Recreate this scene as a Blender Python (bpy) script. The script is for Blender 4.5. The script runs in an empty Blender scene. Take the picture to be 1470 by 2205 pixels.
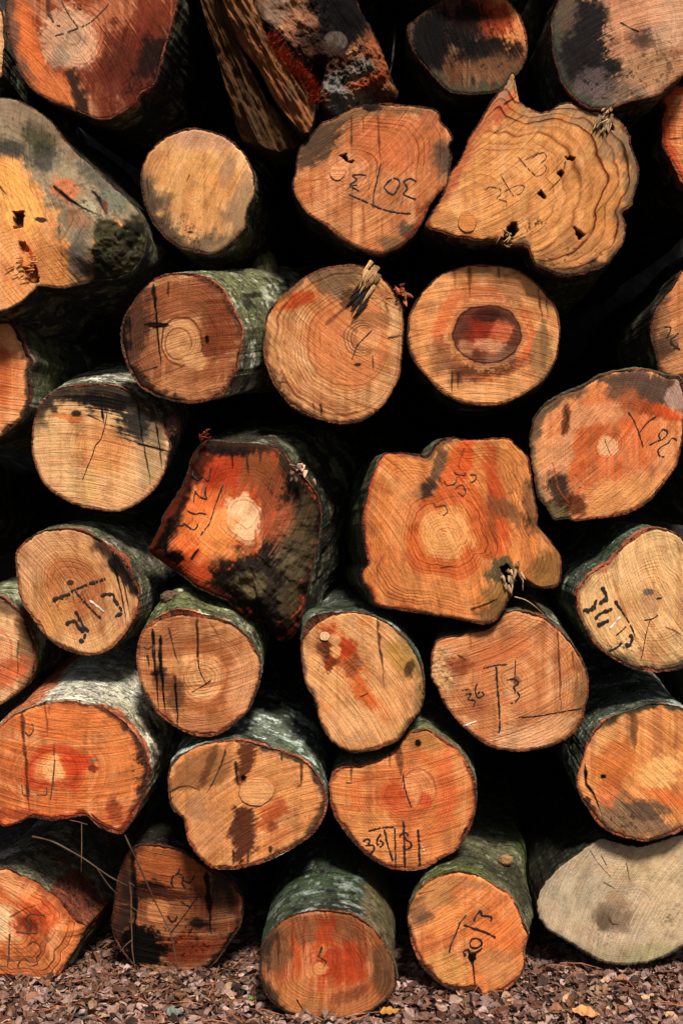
import bpy, math, random
import numpy as np

SC = bpy.context.scene
COL = SC.collection
# ---------------------------------------------------------------- camera geometry
F_PX, CD, CAM_H, CX0, CY0 = 2584.0, 3.4, 1.314, 735.0, 1102.5

def lin(c):
    c = np.asarray(c, float) / 255.0
    return np.where(c <= 0.04045, c / 12.92, ((c + 0.055) / 1.055) ** 2.4)

# ---------------------------------------------------------------- noise
def _h(ix, iy, iz, seed):
    n = (ix.astype(np.int64) * 374761393 + iy.astype(np.int64) * 668265263 + iz.astype(np.int64) * 2147483647 + seed * 974634777) & 0xFFFFFFFF
    n = ((n ^ (n >> 13)) * 1274126177) & 0xFFFFFFFF
    n = ((n ^ (n >> 16)) * 2246822519) & 0xFFFFFFFF
    return ((n ^ (n >> 15)) & 0xFFFFFF) / float(0xFFFFFF)

def noise3(x, y, z, seed=0):
    x, y, z = np.broadcast_arrays(np.asarray(x, float), np.asarray(y, float), np.asarray(z, float))
    ix, iy, iz = np.floor(x), np.floor(y), np.floor(z)
    fx, fy, fz = x - ix, y - iy, z - iz
    fx, fy, fz = [f * f * (3 - 2 * f) for f in (fx, fy, fz)]
    r = 0
    for a in (0, 1):
        for b in (0, 1):
            for c in (0, 1):
                w = (fx if a else 1 - fx) * (fy if b else 1 - fy) * (fz if c else 1 - fz)
                r = r + w * _h(ix + a, iy + b, iz + c, seed)
    return r

def noise2(x, y, seed=0):
    x, y = np.broadcast_arrays(np.asarray(x, float), np.asarray(y, float))
    ix, iy = np.floor(x), np.floor(y)
    fx, fy = x - ix, y - iy
    fx, fy = fx * fx * (3 - 2 * fx), fy * fy * (3 - 2 * fy)
    z = np.zeros_like(ix)
    return ((_h(ix, iy, z, seed) * (1 - fx) + _h(ix + 1, iy, z, seed) * fx) * (1 - fy)
            + (_h(ix, iy + 1, z, seed) * (1 - fx) + _h(ix + 1, iy + 1, z, seed) * fx) * fy)

def fbm2(x, y, seed=0, o=4):
    r, a, t = 0, 1.0, 0
    for k in range(o):
        r = r + a * noise2(x * 2 ** k + 17.3 * k, y * 2 ** k - 9.1 * k, seed + k)
        t += a
        a *= 0.55
    return r / t

def fbm3(x, y, z, seed=0, o=4):
    r, a, t = 0, 1.0, 0
    for k in range(o):
        r = r + a * noise3(x * 2 ** k, y * 2 ** k, z * 2 ** k, seed + k)
        t += a
        a *= 0.55
    return r / t

def sstep(a, b, x):
    t = np.clip((x - a) / (b - a + 1e-9), 0, 1)
    return t * t * (3 - 2 * t)

# ---------------------------------------------------------------- mesh helpers
def make_mesh(name, verts, faces, mat, parent=None, smooth=True, loc=None, colors=None, vecs=None):
    """faces: (n,4) or (n,3) int array. verts in world coords; loc = world place of the parent."""
    verts = np.asarray(verts, float)
    if loc is not None:
        verts = verts - np.asarray(loc)
    faces = np.asarray(faces, np.int32)
    me = bpy.data.meshes.new(name)
    k = faces.shape[1]
    me.vertices.add(len(verts))
    me.vertices.foreach_set('co', verts.astype(np.float32).ravel())
    me.loops.add(faces.size)
    me.loops.foreach_set('vertex_index', faces.ravel())
    me.polygons.add(len(faces))
    me.polygons.foreach_set('loop_start', np.arange(0, faces.size, k, dtype=np.int32))
    me.polygons.foreach_set('loop_total', np.full(len(faces), k, np.int32))
    me.polygons.foreach_set('use_smooth', np.full(len(faces), bool(smooth)))
    me.update(calc_edges=True)
    me.validate()
    if colors is not None:
        at = me.attributes.new('tint', 'FLOAT_COLOR', 'POINT')
        c4 = np.ones((len(verts), 4), np.float32)
        c4[:, :3] = np.clip(colors, 0, 1)
        at.data.foreach_set('color', c4.ravel())
    for nm, arr in (vecs or {}).items():
        at = me.attributes.new(nm, 'FLOAT_VECTOR', 'POINT')
        at.data.foreach_set('vector', np.asarray(arr, np.float32).ravel())
    me.materials.append(mat)
    o = bpy.data.objects.new(name, me)
    COL.objects.link(o)
    if parent is not None:
        o.parent = parent
    return o

def empty(name, loc, label, cat, group=None):
    o = bpy.data.objects.new(name, None)
    o.empty_display_size = 0.1
    o.location = loc
    COL.objects.link(o)
    o['label'] = label
    o['category'] = cat
    if group:
        o['group'] = group
    return o

def grid_faces(nr, nt, close=True):
    i = np.arange(nr - 1)[:, None]
    j = np.arange(nt if close else nt - 1)[None, :]
    j2 = (j + 1) % nt
    a = i * nt + j; b = i * nt + j2; c = (i + 1) * nt + j2; d = (i + 1) * nt + j
    return np.stack([a, b, c, d], -1).reshape(-1, 4)

def catmull(pts, n, closed=True):
    P = np.asarray(pts, float)
    m = len(P)
    segs = m if closed else m - 1
    out = []
    for i in range(segs):
        if closed:
            p0, p1, p2, p3 = P[i - 1], P[i], P[(i + 1) % m], P[(i + 2) % m]
        else:
            p0, p1, p2, p3 = P[max(i - 1, 0)], P[i], P[i + 1], P[min(i + 2, m - 1)]
        t = np.linspace(0, 1, 12, endpoint=False)[:, None]
        c = 0.42
        m1, m2 = c * (p2 - p0), c * (p3 - p1)
        out.append((2 * t**3 - 3 * t**2 + 1) * p1 + (t**3 - 2 * t**2 + t) * m1 + (-2 * t**3 + 3 * t**2) * p2 + (t**3 - t**2) * m2)
    Q = np.concatenate(out + ([P[:1]] if closed else [P[-1:]]))
    d = np.r_[0, np.cumsum(np.hypot(*np.diff(Q, axis=0).T))]
    s = np.linspace(0, d[-1], n, endpoint=not closed)
    return np.stack([np.interp(s, d, Q[:, 0]), np.interp(s, d, Q[:, 1])], -1)

# ---------------------------------------------------------------- materials
class NT:
    def __init__(s, name):
        s.m = bpy.data.materials.new(name)
        s.m.use_nodes = True
        s.t = s.m.node_tree
        s.b = s.t.nodes['Principled BSDF']
    def n(s, kind, **kw):
        x = s.t.nodes.new(kind)
        for k, v in kw.items():
            if k.startswith('i_'):
                key = k[2:]
                x.inputs[int(key) if key.isdigit() else key.replace('_', ' ')].default_value = v
            else:
                setattr(x, k, v)
        return x
    def l(s, a, b):
        s.t.links.new(a, b)
    def math(s, op, a, b=None, clamp=False):
        x = s.n('ShaderNodeMath', operation=op, use_clamp=clamp)
        for i, v in enumerate((a, b)):
            if v is None: continue
            if isinstance(v, (int, float)): x.inputs[i].default_value = v
            else: s.l(v, x.inputs[i])
        return x.outputs[0]
    def mix(s, fac, a, b, mode='MIX'):
        x = s.n('ShaderNodeMix', data_type='RGBA', blend_type=mode)
        for i, v in ((0, fac), (6, a), (7, b)):
            if isinstance(v, (int, float)): x.inputs[i].default_value = v
            elif isinstance(v, (tuple, list)): x.inputs[i].default_value = (*v, 1)
            else: s.l(v, x.inputs[i])
        return x.outputs[2]
    def ramp(s, fac, stops):
        x = s.n('ShaderNodeValToRGB')
        e = x.color_ramp.elements
        while len(e) < len(stops): e.new(0.5)
        for el, (p, c) in zip(e, stops):
            el.position = p
            el.color = (c, c, c, 1) if isinstance(c, (int, float)) else (*c, 1)
        s.l(fac, x.inputs[0])
        return x.outputs[0]

def wood_material():
    T = NT('sawn_end_grain')
    col = T.n('ShaderNodeAttribute', attribute_name='tint').outputs['Color']
    ring = T.n('ShaderNodeAttribute', attribute_name='ring').outputs['Vector']
    saw = T.n('ShaderNodeAttribute', attribute_name='saw').outputs['Vector']
    rs = T.n('ShaderNodeSeparateXYZ'); T.l(ring, rs.inputs[0])
    ph, strg, rad = rs.outputs
    n1 = T.n('ShaderNodeTexNoise', noise_dimensions='1D', i_Scale=1.0, i_Detail=1.0, i_Roughness=0.6); T.l(ph, n1.inputs['W'])
    n2 = T.n('ShaderNodeTexNoise', noise_dimensions='1D', i_Scale=3.1, i_Detail=0.0); T.l(ph, n2.inputs['W'])
    r1 = T.ramp(n1.outputs[0], [(0.45, 0.0), (0.65, 1.0)])
    r2 = T.ramp(n2.outputs[0], [(0.45, 0.0), (0.66, 1.0)])
    n0 = T.n('ShaderNodeTexNoise', noise_dimensions='1D', i_Scale=0.3, i_Detail=1.0); T.l(ph, n0.inputs['W'])
    jit = T.math('ADD', ph, T.math('MULTIPLY', n0.outputs[0], 1.1))
    fr = T.math('FRACT', jit)
    ln = T.math('MULTIPLY', T.ramp(fr, [(0.0, 0.0), (0.35, 0.05), (0.84, 1.0), (0.97, 0.0)]), T.math('ADD', 0.45, T.math('MULTIPLY', r2, 0.7)))
    lw = T.math('SUBTRACT', 1.0, T.math('MULTIPLY', rad, 0.8))
    rr = T.math('ADD', T.math('MULTIPLY', T.math('ADD', T.math('MULTIPLY', r1, 0.34), T.math('MULTIPLY', r2, 0.16)), lw), T.math('MULTIPLY', ln, 0.72), clamp=True)
    # break rings up along their length
    nb = T.n('ShaderNodeTexNoise', i_Scale=11.0, i_Detail=4.0, i_Roughness=0.65); T.l(saw, nb.inputs['Vector'])
    brk = T.ramp(nb.outputs[0], [(0.34, 0.30), (0.60, 1.0)])
    nf = T.n('ShaderNodeTexNoise', noise_dimensions='1D', i_Scale=0.11, i_Detail=1.0); T.l(ph, nf.inputs['W'])
    strg = T.math('MULTIPLY', strg, T.ramp(nf.outputs[0], [(0.36, 0.45), (0.62, 1.35)]))
    rf = T.math('MULTIPLY', T.math('MULTIPLY', rr, strg), brk, clamp=True)
    c1 = T.mix(rf, col, T.mix(1.0, col, (0.24, 0.105, 0.05), 'MULTIPLY'))
    # saw marks: stretched noise
    mp = T.n('ShaderNodeMapping'); mp.inputs['Scale'].default_value = (7, 260, 1); T.l(saw, mp.inputs[0])
    sn = T.n('ShaderNodeTexNoise', i_Scale=1.0, i_Detail=3.0, i_Roughness=0.65); T.l(mp.outputs[0], sn.inputs['Vector'])
    sv = T.ramp(sn.outputs[0], [(0.26, 0.70), (0.42, 0.97), (0.6, 1.03), (0.76, 1.28)])
    mp2 = T.n('ShaderNodeMapping'); mp2.inputs['Scale'].default_value = (12, 520, 1); T.l(saw, mp2.inputs[0])
    sn2 = T.n('ShaderNodeTexNoise', i_Scale=1.0, i_Detail=2.0); T.l(mp2.outputs[0], sn2.inputs['Vector'])
    sv2 = T.ramp(sn2.outputs[0], [(0.3, 0.86), (0.7, 1.12)])
    c2 = T.mix(1.0, T.mix(1.0, c1, sv, 'MULTIPLY'), sv2, 'MULTIPLY')
    mp3 = T.n('ShaderNodeMapping'); mp3.inputs['Scale'].default_value = (9, 420, 3); mp3.inputs['Rotation'].default_value = (0, 0, 0.09); T.l(saw, mp3.inputs[0])
    sn3 = T.n('ShaderNodeTexNoise', i_Scale=1.0, i_Detail=1.0); T.l(mp3.outputs[0], sn3.inputs['Vector'])
    c2 = T.mix(T.ramp(sn3.outputs[0], [(0.64, 0.0), (0.72, 0.55)]), c2, T.mix(1.0, c2, (1.45, 1.5, 1.6), 'MULTIPLY'))
    # fine mottling and specks
    fn = T.n('ShaderNodeTexNoise', i_Scale=150.0, i_Detail=4.0, i_Roughness=0.7); T.l(saw, fn.inputs['Vector'])
    c3 = T.mix(1.0, c2, T.ramp(fn.outputs[0], [(0.25, 0.70), (0.5, 1.0), (0.8, 1.22)]), 'MULTIPLY')
    mn = T.n('ShaderNodeTexNoise', i_Scale=28.0, i_Detail=4.0, i_Roughness=0.65); T.l(saw, mn.inputs['Vector'])
    c3 = T.mix(T.ramp(mn.outputs[0], [(0.5, 0.0), (0.72, 0.5)]), c3, T.mix(1.0, c3, (0.72, 0.52, 0.38), 'MULTIPLY'))
    vo = T.n('ShaderNodeTexNoise', i_Scale=230.0, i_Detail=1.0); T.l(saw, vo.inputs['Vector'])
    c4 = T.mix(T.ramp(vo.outputs[0], [(0.70, 0.0), (0.76, 0.75)]), c3, (0.05, 0.03, 0.018))
    T.l(c4, T.b.inputs['Base Color'])
    T.l(T.ramp(sn.outputs[0], [(0.3, 0.5), (0.7, 0.78)]), T.b.inputs['Roughness'])
    T.b.inputs['Specular IOR Level'].default_value = 0.04
    mpr = T.n('ShaderNodeMapping'); mpr.inputs['Scale'].default_value = (2.2, 75, 1); mpr.inputs['Rotation'].default_value = (0, 0, -0.05); T.l(saw, mpr.inputs[0])
    sr = T.n('ShaderNodeTexNoise', i_Scale=1.0, i_Detail=2.0); T.l(mpr.outputs[0], sr.inputs['Vector'])
    h = T.math('ADD', T.math('MULTIPLY', sn.outputs[0], 1.0), T.math('ADD', T.math('ADD', T.math('MULTIPLY', rr, -0.16), T.math('MULTIPLY', sr.outputs[0], 1.6)), T.math('MULTIPLY', fn.outputs[0], 0.7)))
    bp = T.n('ShaderNodeBump', i_Strength=0.85, i_Distance=0.0032); T.l(h, bp.inputs['Height'])
    T.l(bp.outputs[0], T.b.inputs['Normal'])
    return T.m

def bark_material():
    T = NT('bark')
    col = T.n('ShaderNodeAttribute', attribute_name='tint').outputs['Color']
    bc = T.n('ShaderNodeAttribute', attribute_name='bark_coord').outputs['Vector']
    mp = T.n('ShaderNodeMapping'); mp.inputs['Scale'].default_value = (26, 40, 26); T.l(bc, mp.inputs[0])
    a = T.n('ShaderNodeTexNoise', i_Scale=1.0, i_Detail=5.0, i_Roughness=0.65); T.l(mp.outputs[0], a.inputs['Vector'])
    b = T.n('ShaderNodeTexNoise', i_Scale=140.0, i_Detail=4.0, i_Roughness=0.7); T.l(bc, b.inputs['Vector'])
    v = T.n('ShaderNodeTexVoronoi', i_Scale=75.0); T.l(bc, v.inputs['Vector'])
    c = T.mix(1.0, col, T.ramp(a.outputs[0], [(0.28, 0.35), (0.5, 1.0), (0.72, 1.6)]), 'MULTIPLY')
    c = T.mix(1.0, c, T.ramp(b.outputs[0], [(0.3, 0.45), (0.5, 1.0), (0.72, 1.7)]), 'MULTIPLY')
    mpc = T.n('ShaderNodeMapping'); mpc.inputs['Scale'].default_value = (14, 34, 14); T.l(bc, mpc.inputs[0])
    cr = T.n('ShaderNodeTexNoise', i_Scale=1.0, i_Detail=4.0, i_Roughness=0.6); T.l(mpc.outputs[0], cr.inputs['Vector'])
    crk = T.ramp(T.math('ABSOLUTE', T.math('SUBTRACT', cr.outputs[0], 0.5)), [(0.004, 0.8), (0.022, 0.0)])
    c = T.mix(crk, c, (0.012, 0.010, 0.007))
    # dark lenticel specks
    c = T.mix(T.ramp(v.outputs['Distance'], [(0.08, 0.75), (0.2, 0.0)]), c, (0.012, 0.011, 0.008))
    T.l(c, T.b.inputs['Base Color'])
    T.b.inputs['Roughness'].default_value = 0.72
    T.b.inputs['Specular IOR Level'].default_value = 0.15
    h = T.math('SUBTRACT', T.math('ADD', a.outputs[0], T.math('MULTIPLY', b.outputs[0], 0.6)), T.math('MULTIPLY', crk, 0.5))
    bp = T.n('ShaderNodeBump', i_Strength=0.9, i_Distance=0.012); T.l(h, bp.inputs['Height'])
    T.l(bp.outputs[0], T.b.inputs['Normal'])
    return T.m

def plain_material(name, rgb, rough=0.8, scale=60, amt=0.45):
    T = NT(name)
    tc = T.n('ShaderNodeTexCoord')
    a = T.n('ShaderNodeTexNoise', i_Scale=float(scale), i_Detail=4.0); T.l(tc.outputs['Object'], a.inputs['Vector'])
    c = T.mix(1.0, tuple(rgb), T.ramp(a.outputs[0], [(0.3, 1 - amt), (0.7, 1 + amt)]), 'MULTIPLY')
    T.l(c, T.b.inputs['Base Color'])
    T.b.inputs['Roughness'].default_value = rough
    T.b.inputs['Specular IOR Level'].default_value = 0.25
    bp = T.n('ShaderNodeBump', i_Strength=0.5, i_Distance=0.002); T.l(a.outputs[0], bp.inputs['Height'])
    T.l(bp.outputs[0], T.b.inputs['Normal'])
    return T.m

def tinted_material(name, rough=0.75, scale=180.0, spec=0.25):
    T = NT(name)
    col = T.n('ShaderNodeAttribute', attribute_name='tint').outputs['Color']
    tc = T.n('ShaderNodeTexCoord')
    a = T.n('ShaderNodeTexNoise', i_Scale=scale, i_Detail=4.0, i_Roughness=0.65); T.l(tc.outputs['Object'], a.inputs['Vector'])
    c = T.mix(1.0, col, T.ramp(a.outputs[0], [(0.3, 0.62), (0.5, 1.0), (0.72, 1.25)]), 'MULTIPLY')
    T.l(c, T.b.inputs['Base Color'])
    T.b.inputs['Roughness'].default_value = rough
    T.b.inputs['Specular IOR Level'].default_value = spec
    bp = T.n('ShaderNodeBump', i_Strength=0.5, i_Distance=0.003); T.l(a.outputs[0], bp.inputs['Height'])
    T.l(bp.outputs[0], T.b.inputs['Normal'])
    return T.m

M_WOOD = wood_material()
M_BARK = bark_material()
M_TINT = tinted_material('weathered_wood')
M_INK = plain_material('black_crayon', (0.012, 0.009, 0.008), 0.6)
M_FAINT = plain_material('faded_crayon', (0.075, 0.032, 0.018), 0.8)
M_CRACK = plain_material('drying_crack', (0.018, 0.009, 0.006), 0.9)
M_CHALK = plain_material('white_chalk', (0.62, 0.52, 0.45), 0.9)

KW = 0.86          # sRGB seen in the photograph -> albedo
PAL = dict(K=(9, 7, 6), D=(50, 32, 22), B=(96, 56, 34), R=(158, 56, 26), O=(218, 112, 56), G=(116, 100, 80),
           GG=(84, 78, 58), P=(226, 172, 116), C=(240, 196, 146), RB=(120, 52, 30), T=(205, 150, 98), N=(104, 84, 60))
def C(c):
    return lin(PAL[c] if isinstance(c, str) else c) * KW

GROUP = 'sawn logs stacked in the pile'
LOGS = {}

class Plane:
    """The cut plane of a log: maps photograph pixels to points on that plane."""
    def __init__(s, c, y0, tx, tz):
        s.c, s.y0, s.tx, s.tz = c, y0, tx, tz
        d = CD + y0
        s.xc, s.zc = (c[0] - CX0) / F_PX * d, CAM_H - (c[1] - CY0) / F_PX * d
    def w(s, P, dy=0.0):
        P = np.asarray(P, float)
        rx, rz = (P[..., 0] - CX0) / F_PX, -(P[..., 1] - CY0) / F_PX
        t = (CD + s.y0 - s.tx * s.xc + s.tz * (CAM_H - s.zc)) / (1 - s.tx * rx - s.tz * rz)
        return np.stack([rx * t, t - CD + dy, CAM_H + rz * t], -1)

def poly_sd(X, Y, pts):
    """signed distance to a polygon, negative inside"""
    P = np.asarray(pts, float)
    d = np.full(X.shape, 1e9); ins = np.zeros(X.shape, bool)
    for i in range(len(P)):
        a, b = P[i - 1], P[i]
        ex, ey = b - a
        t = np.clip(((X - a[0]) * ex + (Y - a[1]) * ey) / (ex * ex + ey * ey + 1e-9), 0, 1)
        d = np.minimum(d, np.hypot(X - a[0] - t * ex, Y - a[1] - t * ey))
        cond = ((a[1] > Y) != (b[1] > Y))
        with np.errstate(divide='ignore', invalid='ignore'):
            xi = a[0] + (Y - a[1]) * ex / (ey if ey != 0 else 1e-9)
        ins ^= cond & (X < xi)
    return np.where(ins, -d, d)

def line_d(X, Y, pts):
    P = np.asarray(pts, float)
    d = np.full(X.shape, 1e9); along = np.zeros(X.shape); tot = 0.0
    L = np.hypot(*np.diff(P, axis=0).T)
    for i in range(len(P) - 1):
        a, b = P[i], P[i + 1]
        ex, ey = b - a
        t = np.clip(((X - a[0]) * ex + (Y - a[1]) * ey) / (ex * ex + ey * ey + 1e-9), 0, 1)
        dd = np.hypot(X - a[0] - t * ex, Y - a[1] - t * ey)
        m = dd < d
        d = np.where(m, dd, d); along = np.where(m, tot + t * L[i], along)
        tot += L[i]
    return d, along / max(tot, 1e-6)

NRING, NANG = 112, 448

def build_log(key, label, outline, pith=None, y0=0.0, tilt=(0, 0), ax=(0, 0), L=2.0, base='T', heart=None, edge=None,
              hr=0.35, saw=20, ring=0.45, freq=150, rings=None, ops=(), rough=0.0015, centre=None, bark=None, bt=5.0,
              rag=1.3, rimcol=(126, 62, 38), wob=1.0, mott=0.3, lines=0.0):
    seed = int(key) * 13 + 5
    O = catmull(outline, NANG)
    # small raggedness of the edge
    cen = np.asarray(centre if centre is not None else O.mean(0), float)
    nrm = np.roll(O, -1, 0) - np.roll(O, 1, 0)
    nrm = np.stack([nrm[:, 1], -nrm[:, 0]], -1); nrm /= np.hypot(*nrm.T)[:, None] + 1e-9
    if np.sum(nrm * (O - cen)) < 0: nrm = -nrm
    j = np.arange(NANG)
    th = j / NANG * 2 * np.pi
    rg = (fbm2(np.cos(th) * 9 + 40, np.sin(th) * 9 + 40, seed, 4) - 0.5) * 2.2 * rag + (noise2(np.cos(th) * 40 + 80, np.sin(th) * 40 + 80, seed + 3) - 0.5) * rag * 1.6
    O = O + nrm * rg[:, None]
    pith = np.asarray(pith if pith is not None else cen, float)
    pl = Plane(cen, y0, *tilt)
    inner = O - nrm * (bt * 0.9 * np.clip(2.4 * fbm2(np.cos(th) * 5, np.sin(th) * 5 + 5, seed + 8, 4) - 0.62, 0.08, 2))[:, None]
    # -------- cut face grid
    t = np.linspace(0, 1, NRING)
    P = cen + t[:, None, None] * (inner - cen)[None]
    P = P.reshape(-1, 2)
    X, Y = P[:, 0], P[:, 1]
    # polar radius table about the pith
    dO = inner - pith
    ang = np.arctan2(dO[:, 1], dO[:, 0]); rad = np.hypot(*dO.T)
    tab = np.linspace(-np.pi, np.pi, 361)
    bins = np.clip(((ang + np.pi) / (2 * np.pi) * 360).astype(int), 0, 359)
    R = np.full(360, np.nan)
    for b_, r_ in zip(bins, rad):
        R[b_] = r_ if np.isnan(R[b_]) else max(R[b_], r_)
    idx = np.where(~np.isnan(R))[0]
    R = np.interp(np.arange(360), np.r_[idx - 360, idx, idx + 360], np.tile(R[idx], 3))
    def smooth(a, k):
        w = np.hanning(2 * k + 3)[1:-1]; w /= w.sum()
        return np.convolve(np.r_[a[-k:], a, a[:k]], w, 'valid')
    R1, R2 = smooth(R, 5), smooth(R, 45)
    d = np.hypot(X - pith[0], Y - pith[1]); a_ = np.arctan2(Y - pith[1], X - pith[0])
    fi = (a_ + np.pi) / (2 * np.pi) * 360
    Ra = np.interp(fi, np.arange(361), np.r_[R1, R1[0]]); Rb = np.interp(fi, np.arange(361), np.r_[R2, R2[0]])
    rho = np.clip(d / Ra, 0, 1.3)
    w_ = np.clip(rho, 0, 1)
    Rm = R.mean()
    phase = Rm * (d / Rb * (1 - w_) + d / Ra * w_)            # px
    phase = phase + wob * (8 * (fbm2(X / 55, Y / 55, seed + 20, 3) - 0.5) + 4.0 * (noise2(np.cos(a_) * 9 + 50, np.sin(a_) * 9 + 50, seed + 21) - 0.5) * np.clip(rho, 0, 1))
    edist = (1 - np.repeat(t, NANG)) * np.tile(np.hypot(*(inner - cen).T), NRING)
    # saw coordinates
    sa = math.radians(saw)
    u = (X - cen[0]) * math.cos(sa) + (Y - cen[1]) * math.sin(sa)
    v = -(X - cen[0]) * math.sin(sa) + (Y - cen[1]) * math.cos(sa)
    v = v + u * u / 900.0 * (1 if seed % 2 else -1)
    streak = 0.6 * fbm2(u / 90 + seed, v / 3.2, seed + 31, 4) + 0.4 * fbm2(X / 15, Y / 15, seed + 33, 5)
    # -------- paint
    G_ = 1 / 2.2
    col = np.tile(C(base) ** G_, (len(X), 1))
    def over(c, al):
        al = 1 - (1 - np.clip(al, 0, 1))[:, None] ** 1.5
        col[:] = col * (1 - al) + C(c) ** G_ * al
    if edge is not None:
        over(edge, sstep(0.45, 1.0, rho + 0.25 * (fbm2(X / 60, Y / 60, seed + 41) - 0.5)))
    if heart is not None:
        over(heart, sstep(hr * 1.5, hr * 0.4, rho + 0.4 * (fbm2(X / 40, Y / 40, seed + 42, 5) - 0.5)))
    m1 = fbm2(X / 70, Y / 70, seed + 43); m2 = fbm2(u / 120, v / 16, seed + 44, 4)
    over('O', 0.55 * mott * sstep(0.5, 0.75, m1)); over('RB', 0.75 * mott * sstep(0.52, 0.8, m2)); over('C', 0.6 * mott * sstep(0.5, 0.25, m2))
    vs = fbm2(X / 13, Y / 260, seed + 47, 4)
    over((150, 92, 56), 0.27 * mott / 0.3 * sstep(0.56, 0.70, vs)); over((236, 178, 128), 0.22 * sstep(0.42, 0.30, vs) * (mott > 0.1))
    disp = np.zeros(len(X))
    rstr = np.full(len(X), min(1.35, 1.08 * float(ring)))
    for op in ops:
        k = op[0]
        if k == 'blob':        # x y rx ry angle colour alpha [soft streak]
            _, x, y, rx, ry, an, c, al, *r = op
            soft = (r[0] if r else 0.35) * 0.8; st = r[1] if len(r) > 1 else 0.4
            ca, sn = math.cos(math.radians(an)), math.sin(math.radians(an))
            dx, dy = X - x, Y - y
            q = np.hypot((dx * ca + dy * sn) / rx, (-dx * sn + dy * ca) / ry)
            q = q + (fbm2(X / 26, Y / 26, seed + 51, 5) - 0.5) * 1.1 * soft * 2 + (streak - 0.5) * st * 1.9 + (fbm2(X / 5.5, Y / 5.5, seed + 56, 3) - 0.5) * 0.5
            over(c, al * sstep(1 + soft * .8, 1 - soft * .8, q))
        elif k == 'oval':      # clean-edged
            _, x, y, rx, ry, an, c, al, *r = op
            ca, sn = math.cos(math.radians(an)), math.sin(math.radians(an))
            dx, dy = X - x, Y - y
            q = np.hypot((dx * ca + dy * sn) / rx, (-dx * sn + dy * ca) / ry) + (fbm2(X / 22, Y / 22, seed + 55, 5) - 0.5) * 0.20
            over(c, al * sstep(1.07, 0.93, q))
        elif k == 'ringline':
            _, x, y, rx, ry, wd, c, al = op
            q = np.hypot((X - x) / rx, (Y - y) / ry) + (fbm2(X / 22, Y / 22, seed + 55) - 0.5) * 0.14
            over(c, al * sstep(wd, wd * 0.4, np.abs(q - 1)))
        elif k == 'poly':      # pts colour alpha soft streak
            _, pts, c, al, soft, st = op
            q = poly_sd(X, Y, pts) / soft + (fbm2(X / 24, Y / 24, seed + 52, 4) - 0.5) * 2.6 + (streak - 0.5) * st * 4 + (fbm2(X / 5.5, Y / 5.5, seed + 56, 3) - 0.5) * 1.2
            over(c, al * sstep(0.6, -0.6, q))
        elif k == 'drip':      # pts width colour alpha
            _, pts, wd, c, al = op
            dd, s = line_d(X + (noise2(Y / 14, X * 0, seed + 61) - 0.5) * 3, Y, pts)
            wv = 0.8 * wd * (0.4 + 0.75 * noise2(Y / 16, X * 0 + 3, seed + 62)) * (1 - 0.4 * s) * (0.3 + 0.7 * sstep(1.0, 0.72, s)) * (0.45 + 0.55 * sstep(0.0, 0.06, s))
            over(c, al * sstep(wv, wv * 0.35, dd) * (0.72 + 0.28 * sstep(0.3, 0.55, noise2(X / 9, Y / 12, seed + 63))))
        elif k == 'edge':      # direction half-width(deg) px colour alpha
            _, dr, hw, wd, c, al = op
            da = np.abs((np.degrees(np.arctan2(Y - cen[1], X - cen[0])) - dr + 180) % 360 - 180)
            q = edist / wd + (fbm2(X / 20, Y / 20, seed + 53, 4) - 0.5) * 1.6 + (streak - 0.5) * 1.0
            over(c, al * sstep(1.1, 0.2, q) * sstep(hw * 1.15, hw * 0.7, da))
        elif k == 'band':      # growth-ring band: rho0 rho1 colour alpha
            _, r0, r1, c, al = op
            q = rho + (fbm2(X / 45, Y / 45, seed + 54, 3) - 0.5) * 0.12
            over(c, al * sstep(r0 - 0.05, r0 + 0.05, q) * sstep(r1 + 0.05, r1 - 0.05, q))
        elif k == 'speck':     # clustered dirt specks
            _, x, y, rx, ry, c, al = op
            q = np.hypot((X - x) / rx, (Y - y) / ry)
            over(c, 0.75 * al * sstep(1.1, 0.3, q) * sstep(0.57, 0.66, 0.55 * fbm2(X / 4.5, Y / 4.5, seed + 57, 3) + 0.45 * fbm2(X / 20, Y / 20, seed + 58, 4)))
        elif k == 'hole':      # pts depth colour
            _, pts, dep, c = op
            q = poly_sd(X, Y, pts) + (noise2(X / 5, Y / 5, seed + 58) - 0.5) * 5
            a2 = sstep(1.5, -2.0, q)
            disp += a2 * dep
            over(c, a2 * 0.95); rstr *= 1 - a2
        elif k == 'rough':     # x y rx ry amp scale
            _, x, y, rx, ry, am, scl = op
            q = np.hypot((X - x) / rx, (Y - y) / ry)
            disp += am * sstep(1.1, 0.6, q) * ((fbm2(X / scl, Y / scl, seed + 59, 4) - 0.5) * 2)
            rstr *= 1 - 0.6 * sstep(1.1, 0.6, q)
        elif k == 'rings':     # local ring strength: x y rx ry value
            _, x, y, rx, ry, val = op
            q = np.hypot((X - x) / rx, (Y - y) / ry)
            a2 = sstep(1.2, 0.5, q); rstr = rstr * (1 - a2) + val * a2
    col = np.clip(col, 0, 1) ** 2.2
    grime = fbm2(X / 42 + 7, Y / 42, seed + 45, 5); fine = fbm2(X / 9, Y / 9, seed + 46, 3)
    col *= (0.80 + 0.22 * sstep(0.30, 0.52, grime) + 0.26 * (fine - 0.5))[:, None]
    disp += rough * 2 * (fbm2(X / 60, Y / 60, seed + 71, 3) - 0.5) + 0.0012 * (fbm2(u / 40, v / 3, seed + 72, 2) - 0.5)
    disp += 0.004 * sstep(6, 0, edist)                        # cut edge slightly broken away
    edisp = np.zeros(NANG)
    ia = np.degrees(np.arctan2(inner[:, 1] - cen[1], inner[:, 0] - cen[0]))
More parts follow.
